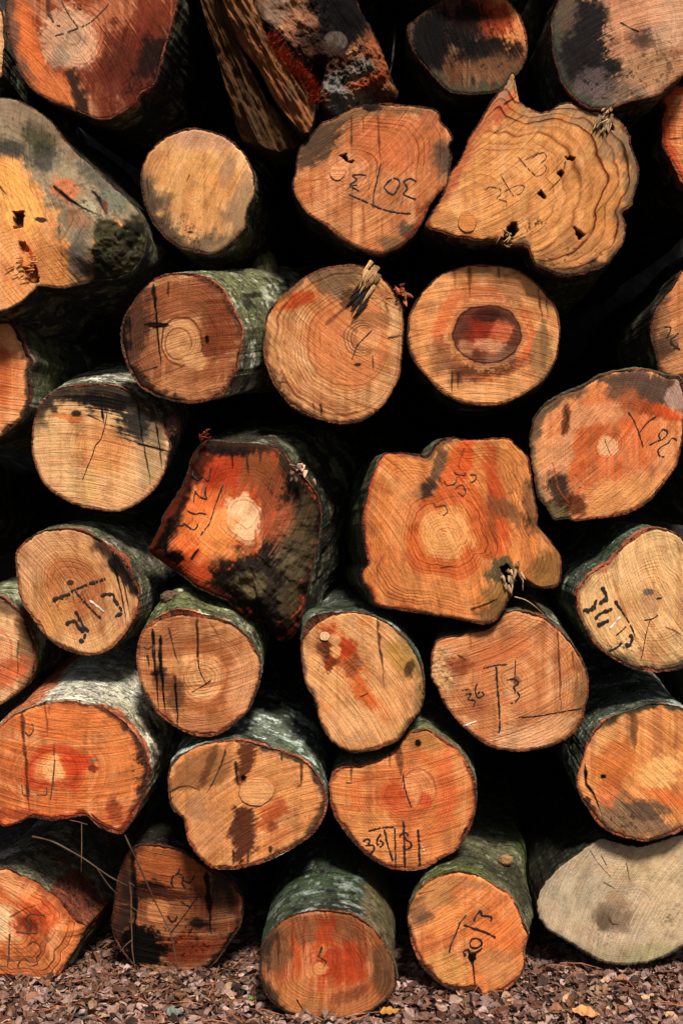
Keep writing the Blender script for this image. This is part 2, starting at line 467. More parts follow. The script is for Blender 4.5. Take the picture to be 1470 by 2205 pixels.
    for op in ops:
        if op[0] == 'chamfer':     # direction half-width px depth
            _, dr, hw, wd, dep = op
            msk = sstep(hw * 1.3, hw * 0.5, np.abs((ia - dr + 180) % 360 - 180))
            edisp += msk * dep
            q = np.clip(1 - edist / wd, 0, 1)
            disp += np.tile(msk, NRING) * dep * q * q
    W = pl.w(P, disp)
    base_pt = pl.w(cen)
    O3 = pl.w(O, edisp)
    loc = np.array([base_pt[0], base_pt[1], O3[:, 2].min()])
    root = empty('log', loc, label, 'log', GROUP)
    dpx = (CD + y0) / F_PX
    sx = np.stack([u * dpx + seed * 3.7, v * dpx + seed * 1.3, np.full(len(u), seed * 0.7)], -1)
    rv = np.stack([phase * dpx * freq + seed * 9.1, rstr, np.full(len(rho), float(lines))], -1)
    fc = make_mesh('cut_face', W, grid_faces(NRING, NANG)[:, ::-1], M_WOOD, root, loc=loc, colors=col, vecs={'ring': rv, 'saw': sx})
    # -------- bark: a lip round the face, then the side running back
    bk = dict(kind='beech', lichen=0.45, moss=0.35, lip=1.0, amp=0.006, red=0.6, taper=0.04, boost=1.0)
    bk.update(bark or {})
    K = 76
    s = L * (np.linspace(0, 1, K)) ** 2.0
    cc = O3.mean(0)
    loops = []
    lipn = (noise2(np.cos(th) * 5, np.sin(th) * 5, seed + 81) - 0.5) + 0.8 * (noise2(np.cos(th) * 22, np.sin(th) * 22, seed + 82) - 0.5)
    i2 = pl.w(cen + (inner - cen) * 0.97, 0.007 + edisp)
    loops.append(i2)
    lm = pl.w(inner * 0.45 + O * 0.55, edisp); lm[:, 1] -= 0.0005 + 0.004 * bk['lip'] * lipn
    loops.append(lm)
    A = np.array([ax[0], 1.0, ax[1]])
    for q in s:
        sc = 1 - bk['taper'] * q + 0.012 * (1 - math.exp(-q * 30))
        B = cc + (O3 - cc) * sc
        rr = B - cc
        rr = rr / (np.linalg.norm(rr, axis=1)[:, None] + 1e-9)
        wv = (fbm3(O3[:, 0] * 9, O3[:, 2] * 9, np.full(NANG, q * 7.0), seed + 83, 4) - 0.5) * 2 * bk['amp'] * min(1, q * 12)
        wv += (fbm3(O3[:, 0] * 2.5, O3[:, 2] * 2.5, np.full(NANG, q * 2.2), seed + 84, 2) - 0.5) * 0.06 * min(1, q * 2.0)
        wv += (fbm3(O3[:, 0] * 34, O3[:, 2] * 34, np.full(NANG, q * 40.0), seed + 85, 3) - 0.5) * 0.006 * min(1, q * 40)
        for (ba, bw, bs, bsw, bh) in bk.get('bumps', ()):
            da = (np.degrees(np.arctan2(-(O - cen)[:, 1], (O - cen)[:, 0])) - ba + 180) % 360 - 180
            wv = wv + bh * np.exp(-(da / bw) ** 2 - ((q - bs) / bsw) ** 2)
        B = B + rr * wv[:, None] + A * q
        if q == 0:
            B[:, 1] += 0.003 - 0.003 * bk['lip'] * lipn
        loops.append(B)
    back = loops[-1]
    loops.append(back.mean(0) + (back - back.mean(0)) * 0.02)
    V = np.concatenate(loops)
    nl = len(loops)
    sl = np.repeat(np.r_[-0.004, -0.002, s, s[-1]], NANG)
    x3, z3 = np.tile(O3[:, 0], nl), np.tile(O3[:, 2], nl)
    ang3 = np.tile(np.arctan2(-(O - cen)[:, 1], (O - cen)[:, 0]), nl)
    br = {'beech': ((98, 93, 76), (60, 54, 42), (172, 172, 154), (84, 86, 54)),
          'dark': ((46, 40, 30), (26, 22, 18), (110, 108, 84), (44, 52, 28)),
          'moss': ((92, 90, 64), (50, 48, 32), (158, 162, 138), (72, 82, 40)),
          'teal': ((72, 76, 64), (36, 38, 30), (158, 168, 158), (58, 72, 46)),
          'grey': ((128, 118, 94), (78, 70, 54), (190, 182, 156), (88, 92, 62))}[bk['kind']]
    bcol = np.tile(lin(br[0]) ** G_, (len(V), 1))
    def bover(c, al):
        al = np.clip(al, 0, 1)[:, None]
        bcol[:] = bcol * (1 - al) + lin(c) ** G_ * al
    n1 = fbm3(x3 * 8, z3 * 8, sl * 9, seed + 91, 5); n2 = fbm3(x3 * 13, z3 * 13, sl * 19, seed + 92, 5); n3 = fbm3(x3 * 4, z3 * 4, sl * 5, seed + 93, 4)
    n4 = fbm3(x3 * 34, z3 * 34, sl * 40, seed + 97, 4)
    bover(br[1], 0.85 * sstep(0.40, 0.66, n1))
    bover(br[3], 1.3 * bk['moss'] * sstep(0.44, 0.66, n3) * (0.5 + 0.8 * n4))
    th_l = 0.68 - 0.17 * bk['lichen']
    bover(br[2], (0.45 + 0.5 * n4) * sstep(th_l, th_l + 0.05, n2 + 0.10 * (n4 - 0.5)) * (bk['lichen'] > 0))
    fl = fbm3(x3 * 46, z3 * 46, sl * 90, seed + 98, 3)
    bover(br[2], (0.35 + 0.65 * bk['lichen']) * sstep(0.66, 0.71, fl))
    bover((22, 20, 15), 0.8 * sstep(0.58, 0.66, n4 * 0.5 + 0.5 * fbm3(x3 * 18, z3 * 18, sl * 26, seed + 94, 4)))
    # torn inner bark showing red along the cut
    rn = fbm3(x3 * 11, z3 * 11, sl * 11, seed + 95, 4)
    tear = 0.020 * bk['red'] * np.clip((rn - 0.36) * 6, 0, 2) * (0.7 + 0.6 * n4)
    bover((138, 72, 46), 0.9 * sstep(tear, tear * 0.7 - 1e-4, sl) * (tear > 0.002))
    lipm = (sl < 0.0005)
    rc = fbm3(x3 * 16, z3 * 16, sl * 0, seed + 96, 5)
    bover(tuple(0.66 * q for q in rimcol), 0.94 * lipm); bover((44, 26, 18), lipm * 0.9 * sstep(0.46, 0.56, rc)); bover((150, 92, 58), lipm * 0.3 * (bk['red'] > 0.5) * sstep(0.44, 0.34, rc))
    for op in bk.get('ops', ()):
        # ('sector', centre angle deg (0 right, 90 up), half width, s0, s1, colour, alpha, ragged)
        _, ca, hw, s0, s1, c, al = op
        da = np.abs((np.degrees(ang3) - ca + 180) % 360 - 180) / hw + (n2 - 0.5) * 1.0
        ss = (sl - s0) / (s1 - s0) + (n1 - 0.5) * 0.6
        bover(c, al * sstep(1.1, 0.85, da) * sstep(-0.08, 0.06, ss) * sstep(1.08, 0.92, ss))
    bcol = np.clip(bcol, 0, 1) ** 2.2 * bk['boost']
    bv = np.stack([x3 + seed, sl + seed * 0.31, z3], -1)
    make_mesh('bark', V, grid_faces(nl, NANG), M_BARK, root, loc=loc, colors=bcol, vecs={'bark_coord': bv})
    LOGS[key] = dict(root=root, face=fc, plane=pl, loc=loc, cen=cen, seed=seed, X=X, Y=Y, disp=disp, dpx=dpx, ax=A)
    return root

def face_disp(lg, pts):
    out = []
    for p in pts:
        k = np.argmin((lg['X'] - p[0]) ** 2 + (lg['Y'] - p[1]) ** 2)
        out.append(lg['disp'][k])
    return np.array(out)

def marks(key, name, origin, strokes, mat, dash=0.0, scale=2.94):
    """each glyph (strokes that touch or nearly touch) becomes one mark of its own"""
    res = [np.stack([np.interp(np.linspace(0, 1, 30), np.linspace(0, 1, len(p)), np.asarray(p, float)[:, k]) for k in (0, 1)], -1) for _, p in strokes]
    grp = list(range(len(strokes)))
    for i in range(len(strokes)):
        for j in range(i):
            if np.min(np.hypot(*(res[i][:, None] - res[j][None]).transpose(2, 0, 1))) < 16:
                a, b = grp[i], grp[j]
                grp = [b if g == a else g for g in grp]
    for g in sorted(set(grp)):
        glyph(key, name, origin, [st for st, q in zip(strokes, grp) if q == g], mat, dash, scale)

def glyph(key, name, origin, strokes, mat, dash=0.0, scale=2.94):
    """strokes drawn on a cut face: (width, [points]) in enlarged-photo units about an origin"""
    lg = LOGS[key]
    V, Fc = [], []
    off = np.asarray(origin, float)
    for si, (wd, pts) in enumerate(strokes):
        P = off + np.asarray(pts, float) / scale
        Lp = np.hypot(*np.diff(P, axis=0).T).sum()
        n = max(4, int(Lp / 1.6))
        Q = catmull(P, n, closed=False)
        tg = np.gradient(Q, axis=0); tg /= np.hypot(*tg.T)[:, None] + 1e-9
        nr = np.stack([-tg[:, 1], tg[:, 0]], -1)
        k = np.arange(n)
        sd = lg['seed'] + si * 7
        wv = wd / scale * 0.5 * (0.55 + 0.9 * noise2(k / 3.0, k * 0, sd)) * np.clip(np.minimum(k + 1, n - k) / 2.0, 0.4, 1)
        Q = Q + nr * ((noise2(k / 2.5, k * 0, sd + 2) - 0.5) * wd / scale * 0.35)[:, None]
        D = face_disp(lg, Q)
        D = np.minimum(np.minimum(np.r_[D[0], D[:-1]], D), np.r_[D[1:], D[-1]])
        a = lg['plane'].w(Q + nr * wv[:, None], D - 0.0016); b = lg['plane'].w(Q - nr * wv[:, None], D - 0.0016)
        mid = lg['plane'].w(Q, D - 0.0024)
        st = len(V) and sum(len(x) for x in V)
        V.append(np.stack([a, mid, b], 1).reshape(-1, 3))
        skip = noise2(k / 1.8, k * 0 + 7, sd + 4) < dash
        for i in range(n - 1):
            if skip[i]: continue
            o = st + i * 3
            Fc += [(o, o + 1, o + 4, o + 3), (o + 1, o + 2, o + 5, o + 4)]
    ob = make_mesh(name, np.concatenate(V), np.array(Fc), mat, lg['face'], loc=lg['loc'])
    return ob

def burr(key, name, px, py, dy, r, col, parent='root', squash=(1, 1, 1), amp=0.3, cold=(30, 22, 16)):
    """a lumpy knot or branch stub on a log"""
    lg = LOGS[key]
    d = CD + lg['plane'].y0 + dy
    c = np.array([(px - CX0) / F_PX * d, d - CD, CAM_H - (py - CY0) / F_PX * d])
    nu, nv = 40, 56
    ph = np.linspace(0.02, math.pi - 0.02, nu)[:, None]; th = np.linspace(0, 2 * math.pi, nv, endpoint=False)[None]
    dr = np.stack([np.sin(ph) * np.cos(th), -np.cos(ph) * np.ones_like(th), np.sin(ph) * np.sin(th)], -1).reshape(-1, 3)
    n = fbm3(dr[:, 0] * 2.2 + 9, dr[:, 1] * 2.2, dr[:, 2] * 2.2, lg['seed'] + int(px), 4)
    n2 = fbm3(dr[:, 0] * 6 + 9, dr[:, 1] * 6, dr[:, 2] * 6, lg['seed'] + int(px) + 5, 4)
    V = c + dr * np.asarray(squash) * (r * 0.85 * (1 + amp * 2 * (n - 0.5) + amp * 0.7 * (n2 - 0.5)))[:, None]
    col = lin(col)[None] * (0.6 + 0.9 * n2[:, None])
    k = sstep(0.5, 0.62, n2)[:, None] * 0.8
    col = col * (1 - k) + lin(cold) * k
    return make_mesh(name, V, grid_faces(nu, nv), M_TINT, lg['root'], loc=lg['loc'], colors=col)

def knot(key, x, y, rx, ry, an, col, rim):
    """a round knot proud of the cut face, with its own rings"""
    lg = LOGS[key]
    nr, nt = 26, 64
    t = np.linspace(0, 1, nr)[:, None]; th = np.linspace(0, 2 * math.pi, nt, endpoint=False)[None]
    ca, sn = math.cos(math.radians(an)), math.sin(math.radians(an))
    wob = 1 + 0.1 * (fbm2(np.cos(th) * 2 + 4, np.sin(th) * 2, lg['seed'] + 3) - 0.5) * 2
    ex, ey = rx * t * np.cos(th) * wob, ry * t * np.sin(th) * wob
    P = np.stack([x + ex * ca - ey * sn, y + ex * sn + ey * ca], -1).reshape(-1, 2)
    tt = (t * np.ones_like(th)).ravel()
    W = lg['plane'].w(P, face_disp(lg, [(x, y)])[0] - 0.004 + 0.008 * sstep(0.86, 1.0, tt))
    c = np.tile(C(col), (len(P), 1)); k = sstep(0.8, 0.97, tt)[:, None]
    c = c * (1 - k) + C(rim) * k
    c *= (0.8 + 0.4 * fbm2(P[:, 0] / 8, P[:, 1] / 8, 5))[:, None]
    dpx = lg['dpx']
    ph = np.stack([tt * rx * dpx * 420 + x, np.full(len(tt), 0.6), tt * 0], -1)
    sw = np.stack([P[:, 0] * dpx + 3, P[:, 1] * dpx, tt * 0], -1)
    return make_mesh('knot', W, grid_faces(nr, nt)[:, ::-1], M_WOOD, lg['face'], loc=lg['loc'], colors=c, vecs={'ring': ph, 'saw': sw})

def shards(key, name, x, y, dirn, spread, n, ln, wd, colA, colB, rad=12, lift=0.02, seed=1, parent='face'):
    """torn wood fibres standing off a face"""
    lg = LOGS[key]
    rnd = random.Random(seed)
    V, Fc, Cc = [], [], []
    for i in range(n):
        bx, by = x + rnd.gauss(0, rad * 0.5), y + rnd.gauss(0, rad * 0.5)
        a = math.radians(dirn + rnd.gauss(0, spread))
        l = ln * rnd.uniform(0.4, 1.1); w = wd * rnd.uniform(0.5, 1.2)
        up0, up1 = rnd.uniform(0, lift * 0.3), lift * rnd.uniform(0.2, 1.1)
        p = np.array([[bx, by], [bx + math.cos(a) * l * 0.55, by + math.sin(a) * l * 0.55 + rnd.gauss(0, 1)], [bx + math.cos(a) * l, by + math.sin(a) * l + rnd.gauss(0, 2)]])
        nn = np.array([-math.sin(a), math.cos(a)])
        o = len(V)
        c = lin(colA) * rnd.random() + lin(colB) * rnd.random()
        for k, (ww, up) in enumerate(((1.0, up0), (0.75, up0 * 0.4 + up1 * 0.6), (0.12, up1))):
            for sgn, ex in ((1, 0), (0, 0.004), (-1, 0)):
                V.append(lg['plane'].w(p[k] + nn * sgn * w * ww * 0.5, -0.002 - up - ex)); Cc.append(np.clip(c, 0, 0.8))
        for k in (0, 1):
            for m in (0, 1):
                b = o + k * 3 + m
                Fc.append((b, b + 1, b + 4, b + 3))
    return make_mesh(name, np.array(V), np.array(Fc), M_TINT, lg[parent], loc=lg['loc'], colors=np.array(Cc), smooth=False)

def tube(name, pts, radii, col, parent=None, loc=None, seed=1, ns=8, mat=None):
    P = np.asarray(pts, float)
    n = max(10, int(np.linalg.norm(np.diff(P, axis=0), axis=1).sum() / 0.012))
    s = np.linspace(0, len(P) - 1, n)
    Q = np.stack([np.interp(s, np.arange(len(P)), P[:, k]) for k in range(3)], -1)
    ker = np.array([1, 2, 3, 2, 1.]) / 9
    for k in range(3):
        Q[2:-2, k] = np.convolve(Q[:, k], ker, 'valid')
    i = np.arange(n)
    Q += 0.0035 * np.stack([noise2(i / 4.0, i * 0 + m, seed + m) - 0.5 for m in range(3)], -1)
    R = np.interp(s, np.linspace(0, len(P) - 1, len(radii)), radii) * (0.8 + 0.4 * noise2(i / 3.0, i * 0, seed + 9))
    T = np.gradient(Q, axis=0); T /= np.linalg.norm(T, axis=1)[:, None]
    ref = np.array([0.3, 0.9, 0.2]); U = np.cross(T, ref); U /= np.linalg.norm(U, axis=1)[:, None]; Wv = np.cross(T, U)
    th = np.linspace(0, 2 * math.pi, ns, endpoint=False)
    V = Q[:, None] + R[:, None, None] * (np.cos(th)[None, :, None] * U[:, None] + np.sin(th)[None, :, None] * Wv[:, None])
    c = np.repeat(lin(col)[None] * (0.7 + 0.6 * noise2(i / 2.0, i * 0, seed + 5))[:, None], ns, 0)
    return make_mesh(name, V.reshape(-1, 3), grid_faces(n, ns), mat or M_TINT, parent, loc=loc, colors=c)

def at(px, py, y):
    d = CD + y
    return np.array([(px - CX0) / F_PX * d, y, CAM_H - (py - CY0) / F_PX * d])
# ================================================================= the logs
build_log('0', 'pale sliver of a log at the upper left edge beside the red-brown log',
  [(0,12),(8,30),(10,60),(9,110),(7,150),(0,168),(-60,225),(-150,225),(-215,160),(-230,70),(-180,-20),(-90,-50),(-30,-25)],
  y0=.09, base='P', L=1.8, ring=.4)

build_log('1', 'large red-brown log with a pale off-centre heart, top left corner',
  [(14,0),(12,34),(17,78),(27,119),(44,160),(68,192),(109,218),(150,233),(184,247),(211,257),(238,255),(272,236),(293,221),(299,204),(327,187),(340,163),(354,109),(364,75),(378,20),(384,-10),(360,-70),(300,-120),(200,-145),(100,-120),(40,-60)],
  pith=(155,85), y0=.0, tilt=(.03,.05), ax=(.12,.05), base=(134,60,34), edge=(104,42,24), saw=48, ring=.4, freq=80, lines=.5, mott=.4,
  ops=[('blob',60,110,30,110,-8,'O',.8,.5,.6),('blob',110,190,70,40,35,(206,112,60),.7),('blob',240,70,75,85,0,(190,116,76),.55,.5,.2),('rings',235,80,95,105,1.0),
    ('blob',290,130,70,80,0,(84,32,20),.75,.6,.9),('blob',240,180,80,45,20,(88,34,20),.7,.6,.9),('blob',320,60,40,90,10,(110,42,24),.6,.5,.9),
    ('blob',150,82,58,68,-30,(214,160,122),.9,.25,.15),('blob',155,95,30,40,0,(196,156,124),.5),('poly',[(135,150),(160,150),(196,245),(168,240)],'D',.85,8,.8),('blob',130,120,18,30,20,(150,128,104),.5,.4,.8),
    ('edge',190,60,24,(96,70,56),.7),('drip',[(106,-10),(105,30),(118,48)],14,'D',.5),('blob',330,120,30,50,20,'K',.6,.6,.9),('speck',300,180,60,50,'K',.5)],
  bark=dict(kind='dark'), bt=3)

build_log('2', 'huge log with grey weathered upper rim and square rot holes, left edge of the pile',
  [(0,208),(45,212),(100,245),(130,285),(165,320),(210,360),(255,405),(288,440),(304,470),(308,505),(298,545),(268,578),(228,592),(196,594),(168,604),(130,615),(82,613),(68,628),(40,655),(0,671),(-90,680),(-190,620),(-240,480),(-200,320),(-100,230)],
  pith=(-40,450), y0=-.08, tilt=(.16,.12), ax=(.2,-.02), L=1.7, base=(222,150,88), saw=70, ring=0.65, freq=80, lines=.8, wob=1.6, mott=.25,
  ops=[('blob',30,420,45,90,-25,(240,168,88),.8),('blob',100,560,50,60,0,(216,140,78),.7),
    ('poly',[(-20,190),(100,235),(340,440),(320,480),(215,478),(205,500),(195,560),(172,595),(150,545),(128,480),(100,420),(66,365),(30,338),(-20,336)],(142,124,96),.93,16,.5),
    ('poly',[(-20,200),(60,222),(120,270),(170,330),(120,330),(60,270),(-20,250)],(134,110,86),.6,20,.4),
    ('blob',140,410,34,22,45,(186,106,68),.8,.5,.6),('blob',165,470,30,22,60,(164,112,78),.6,.5,.6),('blob',165,540,16,50,10,(108,98,86),.7,.5,.6),
    ('blob',95,330,28,34,40,(64,62,56),.65,.6,.6),('blob',20,318,34,18,10,(54,52,46),.7,.6,.4),('blob',200,370,20,50,-50,(76,76,66),.5,.5,.5),('blob',240,420,40,26,45,(92,96,80),.6,.5,.4),
    ('blob',90,300,40,25,40,(60,58,40),.6,.6,.5),('blob',185,440,26,12,40,(160,150,118),.7,.4,.3),
    ('speck',80,270,120,70,(40,38,28),.6),('speck',200,430,80,60,(30,28,22),.6),
    ('drip',[(118,402),(150,430),(178,447),(222,468)],7,'K',.95),('drip',[(196,405),(212,425),(224,455)],6,'K',.8),('drip',[(222,430),(228,465)],12,(92,44,24),.8),
    ('poly',[(214,468),(262,474),(320,450),(330,560),(240,610),(190,605),(196,560),(206,505)],(62,56,38),.95,9,.5),('blob',230,570,50,30,-20,(36,34,24),.6,.8,.3),('blob',285,500,20,40,0,(24,24,16),.7,.8,.3),('speck',258,540,70,70,(150,142,104),1.3),('speck',250,520,80,70,(96,98,60),1.3),('speck',250,540,70,60,'K',.5),('rough',255,530,70,70,.022,16),('hole',[(29,456),(52,454),(49,488),(32,490)],.035,(96,52,22)),('hole',[(40,520),(56,520),(60,540),(48,545)],.02,(90,48,24)),('hole',[(48,575),(74,570),(82,606),(62,606)],.03,(70,40,22)),
    ('poly',[(32,490),(50,490),(60,520),(72,560),(80,600),(62,600),(44,560)],(214,132,74),.6,6,.8),('drip',[(62,528),(70,560),(80,590)],9,(180,66,28),.8),
    ('drip',[(128,470),(132,540),(130,610)],3,'D',.5),('drip',[(0,400),(15,420)],4,'D',.8),('blob',90,474,12,5,10,'D',.8),('chamfer',-10,75,120,.07),('rough',170,360,120,120,.014,30)],
  bark=dict(kind='dark', lichen=.7, amp=.02, boost=.9, red=.2), bt=3, rough=.004, rimcol=(96,84,60))

build_log('3', 'dark broken log end crusted with pale lichen, top of the pile above the split slabs',
  [(548,-30),(548,10),(562,45),(605,80),(614,108),(655,138),(690,160),(686,192),(682,222),(702,242),(735,238),(790,212),(857,197),(846,165),(826,118),(802,66),(780,30),(745,-40),(650,-90),(580,-80)],
  pith=(660,20), centre=(715,100), y0=.10, tilt=(-.1,.12), ax=(.0,.05), base=(104,66,46), saw=60, ring=.7, freq=90, wob=2.5, mott=.5, rough=.012,
  ops=[('blob',750,30,80,60,0,'K',.92,.5,.4),('blob',680,60,30,50,0,'K',.8,.6,.6),('blob',640,60,40,40,20,(150,100,72),.7,.5,.8),('blob',585,20,30,40,0,(120,98,80),.6,.5,.7),
    ('oval',722,88,26,22,0,(104,92,84),.9),('ringline',722,88,30,26,.18,'K',.7),('blob',700,140,60,22,25,(74,46,34),.8),('blob',820,120,22,60,-25,(150,84,50),.7,.5,.8),('blob',760,130,28,10,10,(150,50,26),.8),
    ('blob',725,180,34,26,0,(116,118,112),.75,.9,.2),('blob',775,142,26,18,0,(112,112,102),.7,.9,.2),('blob',720,225,26,16,0,(120,122,118),.7,.7,.2),('blob',780,205,30,14,-20,(116,108,92),.6,.7,.3),('blob',800,170,50,12,-15,(150,70,38),.6,.5,.8),
    ('rough',715,180,80,70,.035,22),('rough',790,150,70,70,.025,18),('rough',640,60,80,90,.02,24),('blob',690,110,60,30,20,(46,30,22),.75,.7,.6),('chamfer',90,70,60,.06),('speck',750,170,110,70,'K',.9),('speck',640,80,90,90,'K',.5),('edge',150,60,26,'K',.6)],
  bark=dict(kind='dark', amp=.02), bt=3)

build_log('4', 'dark blackened log end with orange right side, behind the spike of the star-shaped one',
  [(949,0),(898,37),(877,55),(880,85),(892,114),(932,164),(970,198),(1028,204),(1072,197),(1105,170),(1130,133),(1135,92),(1130,61),(1113,24),(1096,0),(1060,-30),(1000,-35)],
  pith=(985,95), y0=.13, tilt=(0,.06), ax=(.02,0), base=(54,38,28), saw=70, ring=.3, mott=.25,
  ops=[('blob',1090,60,52,95,-12,(214,132,76),.95,.5,.7),('blob',1045,40,40,50,-40,(150,58,30),.85,.6,.9),('blob',1000,30,40,40,0,(96,48,30),.7,.6,.9),('blob',985,100,20,18,0,(142,100,66),.7,.6,.5),
    ('blob',930,90,46,80,0,'K',.85,.5,.4),('blob',1050,115,70,38,10,'K',.75,.6,.8),('blob',1060,150,60,30,0,(128,86,56),.6,.6,.6),('edge',90,60,26,(74,66,48),.9),('blob',1000,60,40,50,20,'K',.6,.6,.9),('speck',1050,90,80,90,'K',.7)],
  bark=dict(kind='dark'), bt=3)

build_log('5', 'big greyish log stained black over its left half, top right corner',
  [(1201,0),(1188,34),(1186,61),(1189,112),(1198,146),(1208,177),(1235,211),(1269,235),(1310,233),(1361,218),(1412,207),(1439,184),(1470,160),(1510,100),(1515,20),(1470,-60),(1390,-100),(1290,-95),(1220,-50)],
  pith=(1350,45), y0=-.01, tilt=(.0,.08), base=(172,120,88), saw=-22, ring=.25, mott=.25, L=2.2,
  ops=[('poly',[(1180,-40),(1300,0),(1315,50),(1300,100),(1340,150),(1310,190),(1230,200),(1180,150)],(26,22,20),.97,22,.7),('blob',1215,20,30,50,0,(120,94,74),.5,.5,.8),('blob',1395,75,36,32,0,(70,52,42),.75,.6,.6),('blob',1430,30,40,70,0,(224,176,138),.5),
    ('blob',1370,20,60,50,0,(206,142,102),.5),('blob',1300,200,80,34,-8,(100,84,70),.75,.6,.6),('blob',1270,185,40,36,0,(96,80,78),.7,.6,.5),('blob',1400,150,60,40,0,(170,126,88),.6),('edge',150,50,20,(70,70,56),.7),('speck',1300,180,120,60,'K',.7),('speck',1400,130,90,90,'D',.5)],
  bark=dict(kind='dark', lichen=.6), bt=3)

build_log('7', 'small round pale tan log with grey dirt along its lower edge and no writing',
  [(405,275),(361,291),(323,323),(306,361),(303,391),(308,429),(323,469),(347,503),(381,531),(442,548),(480,537),(505,516),(528,490),(531,456),(546,425),(550,398),(545,367),(528,333),(504,306),(476,288),(440,278)],
  pith=(410,390), y0=.08, tilt=(-.03,.06), ax=(.05,.06), base=(216,164,108), heart=(224,160,94), hr=.6, saw=-68, ring=0.2, mott=.2,
  ops=[('edge',105,85,56,(104,84,62),.85),('edge',150,50,30,(86,68,50),.8),('edge',45,40,24,(150,118,84),.6),('blob',520,430,24,60,20,(160,124,88),.6,.5,.9),('blob',490,370,14,40,20,(150,120,92),.4,.5,.9),
    ('blob',440,300,70,20,8,(206,150,116),.6),('speck',400,500,90,45,'D',.9),('drip',[(408,376),(403,392)],4,(120,58,30),.9),('drip',[(318,380),(320,430)],4,'D',.5)],
  bark=dict(kind='beech', red=.3), bt=3)

build_log('8', 'orange log with brown-grey upper left stain, 3 and 05 scrawled over an underline',
  [(630,391),(636,367),(643,323),(670,289),(691,265),(725,250),(769,228),(820,221),(881,226),(932,233),(946,245),(949,259),(970,282),(976,300),(966,313),(973,333),(968,367),(966,391),(946,415),(926,439),(912,473),(888,510),(851,537),(813,547),(776,537),(735,514),(698,483),(664,463),(643,435),(631,412)],
  pith=(730,372), y0=.02, tilt=(.02,.03), ax=(0,.05), base=(206,128,76), heart=(228,152,100), hr=.3, saw=-38, ring=.8, freq=105, lines=.4,
  ops=[('blob',850,310,90,60,0,(200,108,62),.6),('rings',850,300,110,90,1.0),('rings',760,480,110,50,.3),
    ('poly',[(640,350),(650,300),(700,262),(770,232),(800,240),(760,250),(735,300),(700,345),(640,375)],(92,68,48),.93,14,.7),('poly',[(690,265),(770,226),(940,232),(945,248),(850,244),(760,258)],(136,96,64),.8,8,.4),('blob',800,230,20,10,0,'K',.7),
    ('blob',955,340,28,36,0,(92,74,58),.75,.6,.5),('blob',925,260,24,20,30,(170,96,60),.6),('blob',880,500,20,16,30,(88,74,58),.8,.5,.6),('blob',840,525,30,16,20,(120,92,60),.6),('edge',40,30,16,(140,60,34),.7),
    ('drip',[(755,250),(757,330)],6,'D',.7),('drip',[(812,248),(818,340)],7,'RB',.8),('drip',[(780,250),(782,290)],6,'RB',.6),('drip',[(758,400),(756,520)],6,(150,84,48),.7),('drip',[(670,400),(672,450)],6,(150,84,48),.7),('drip',[(782,440),(784,520)],6,(150,84,48),.6),('drip',[(822,470),(824,535)],5,(150,84,48),.6),('drip',[(655,390),(700,385),(735,398),(752,392)],4,'RB',.7),
    ('blob',720,385,16,16,0,(240,170,120),.7),('hole',[(732,335),(745,332),(750,345),(760,347),(758,352),(742,345)],.02,'K')],
  bark=dict(kind='dark', red=1.0), bt=4)

build_log('6', 'star-shaped pale orange log with bold wavy rings and a pointed spike at its top',
  [(1099,155),(1108,163),(1108,190),(1112,210),(1122,220),(1147,236),(1164,241),(1188,235),(1208,222),(1235,219),(1259,231),(1283,238),(1310,245),(1331,257),(1354,289),(1361,320),(1375,357),(1371,401),(1356,444),(1338,459),(1347,483),(1341,517),(1327,544),(1303,571),(1269,585),(1235,595),(1205,593),(1177,582),(1154,573),(1143,551),(1133,534),(1113,526),(1082,527),(1072,519),(1021,517),(970,508),(918,487),(922,469),(940,440),(956,410),(970,372),(987,347),(1014,289),(1055,221),(1082,184)],
  pith=(985,440), centre=(1150,395), y0=-.03, tilt=(.03,.04), ax=(.03,-.02), base=(218,148,84), saw=-40, ring=1.05, freq=74, lines=.9, wob=1.7, mott=.15, rough=.003,
  ops=[('rings',960,440,100,90,.25),('blob',1080,215,30,45,30,(196,96,62),.75,.6,.6),('edge',200,35,24,(176,92,56),.7),('edge',-60,60,36,(158,124,90),.7),('edge',-5,40,34,(120,92,64),.85),
    ('blob',1260,260,30,20,0,(160,122,84),.7),('blob',1310,300,40,40,0,(140,110,80),.55,.5,.6),('blob',1290,430,40,60,20,(190,122,66),.5),('blob',1290,460,34,36,0,(206,140,74),.5),('blob',1240,550,80,40,-10,(190,130,78),.6),
    ('edge',75,40,22,(86,62,42),.8),('edge',140,30,14,(120,62,34),.8),('blob',955,470,30,18,0,(180,120,66),.7),('blob',990,480,50,14,0,(170,116,68),.4),
    ('hole',[(1216,337),(1237,340),(1236,347),(1219,345)],.03,'K'),('hole',[(1200,372),(1206,366),(1215,373),(1207,384)],.03,'K'),('hole',[(1157,418),(1164,410),(1173,421),(1172,428)],.03,'K'),('hole',[(1235,490),(1258,506),(1250,518),(1240,505)],.02,'D'),
    ('hole',[(1093,486),(1110,478),(1114,495),(1103,508),(1090,527),(1078,520),(1085,505)],.05,'K'),('hole',[(1290,275),(1310,262),(1320,278),(1300,285)],.04,'K'),
    ('speck',1150,490,50,25,'D',.8),('speck',1240,560,90,40,'D',.9),('drip',[(1218,348),(1212,366)],5,'D',.7),('drip',[(1205,385),(1180,412)],4,(120,60,26),.8),('drip',[(1275,470),(1290,448),(1300,438)],4,'D',.5),
    ('drip',[(1060,288),(1105,262),(1140,240)],3,'D',.6),('drip',[(1085,224),(1112,208)],5,'D',.8),('drip',[(1130,345),(1165,325)],3,'D',.5)],
  bark=dict(kind='dark', amp=.015, lichen=.5), bt=3, rag=2.4)

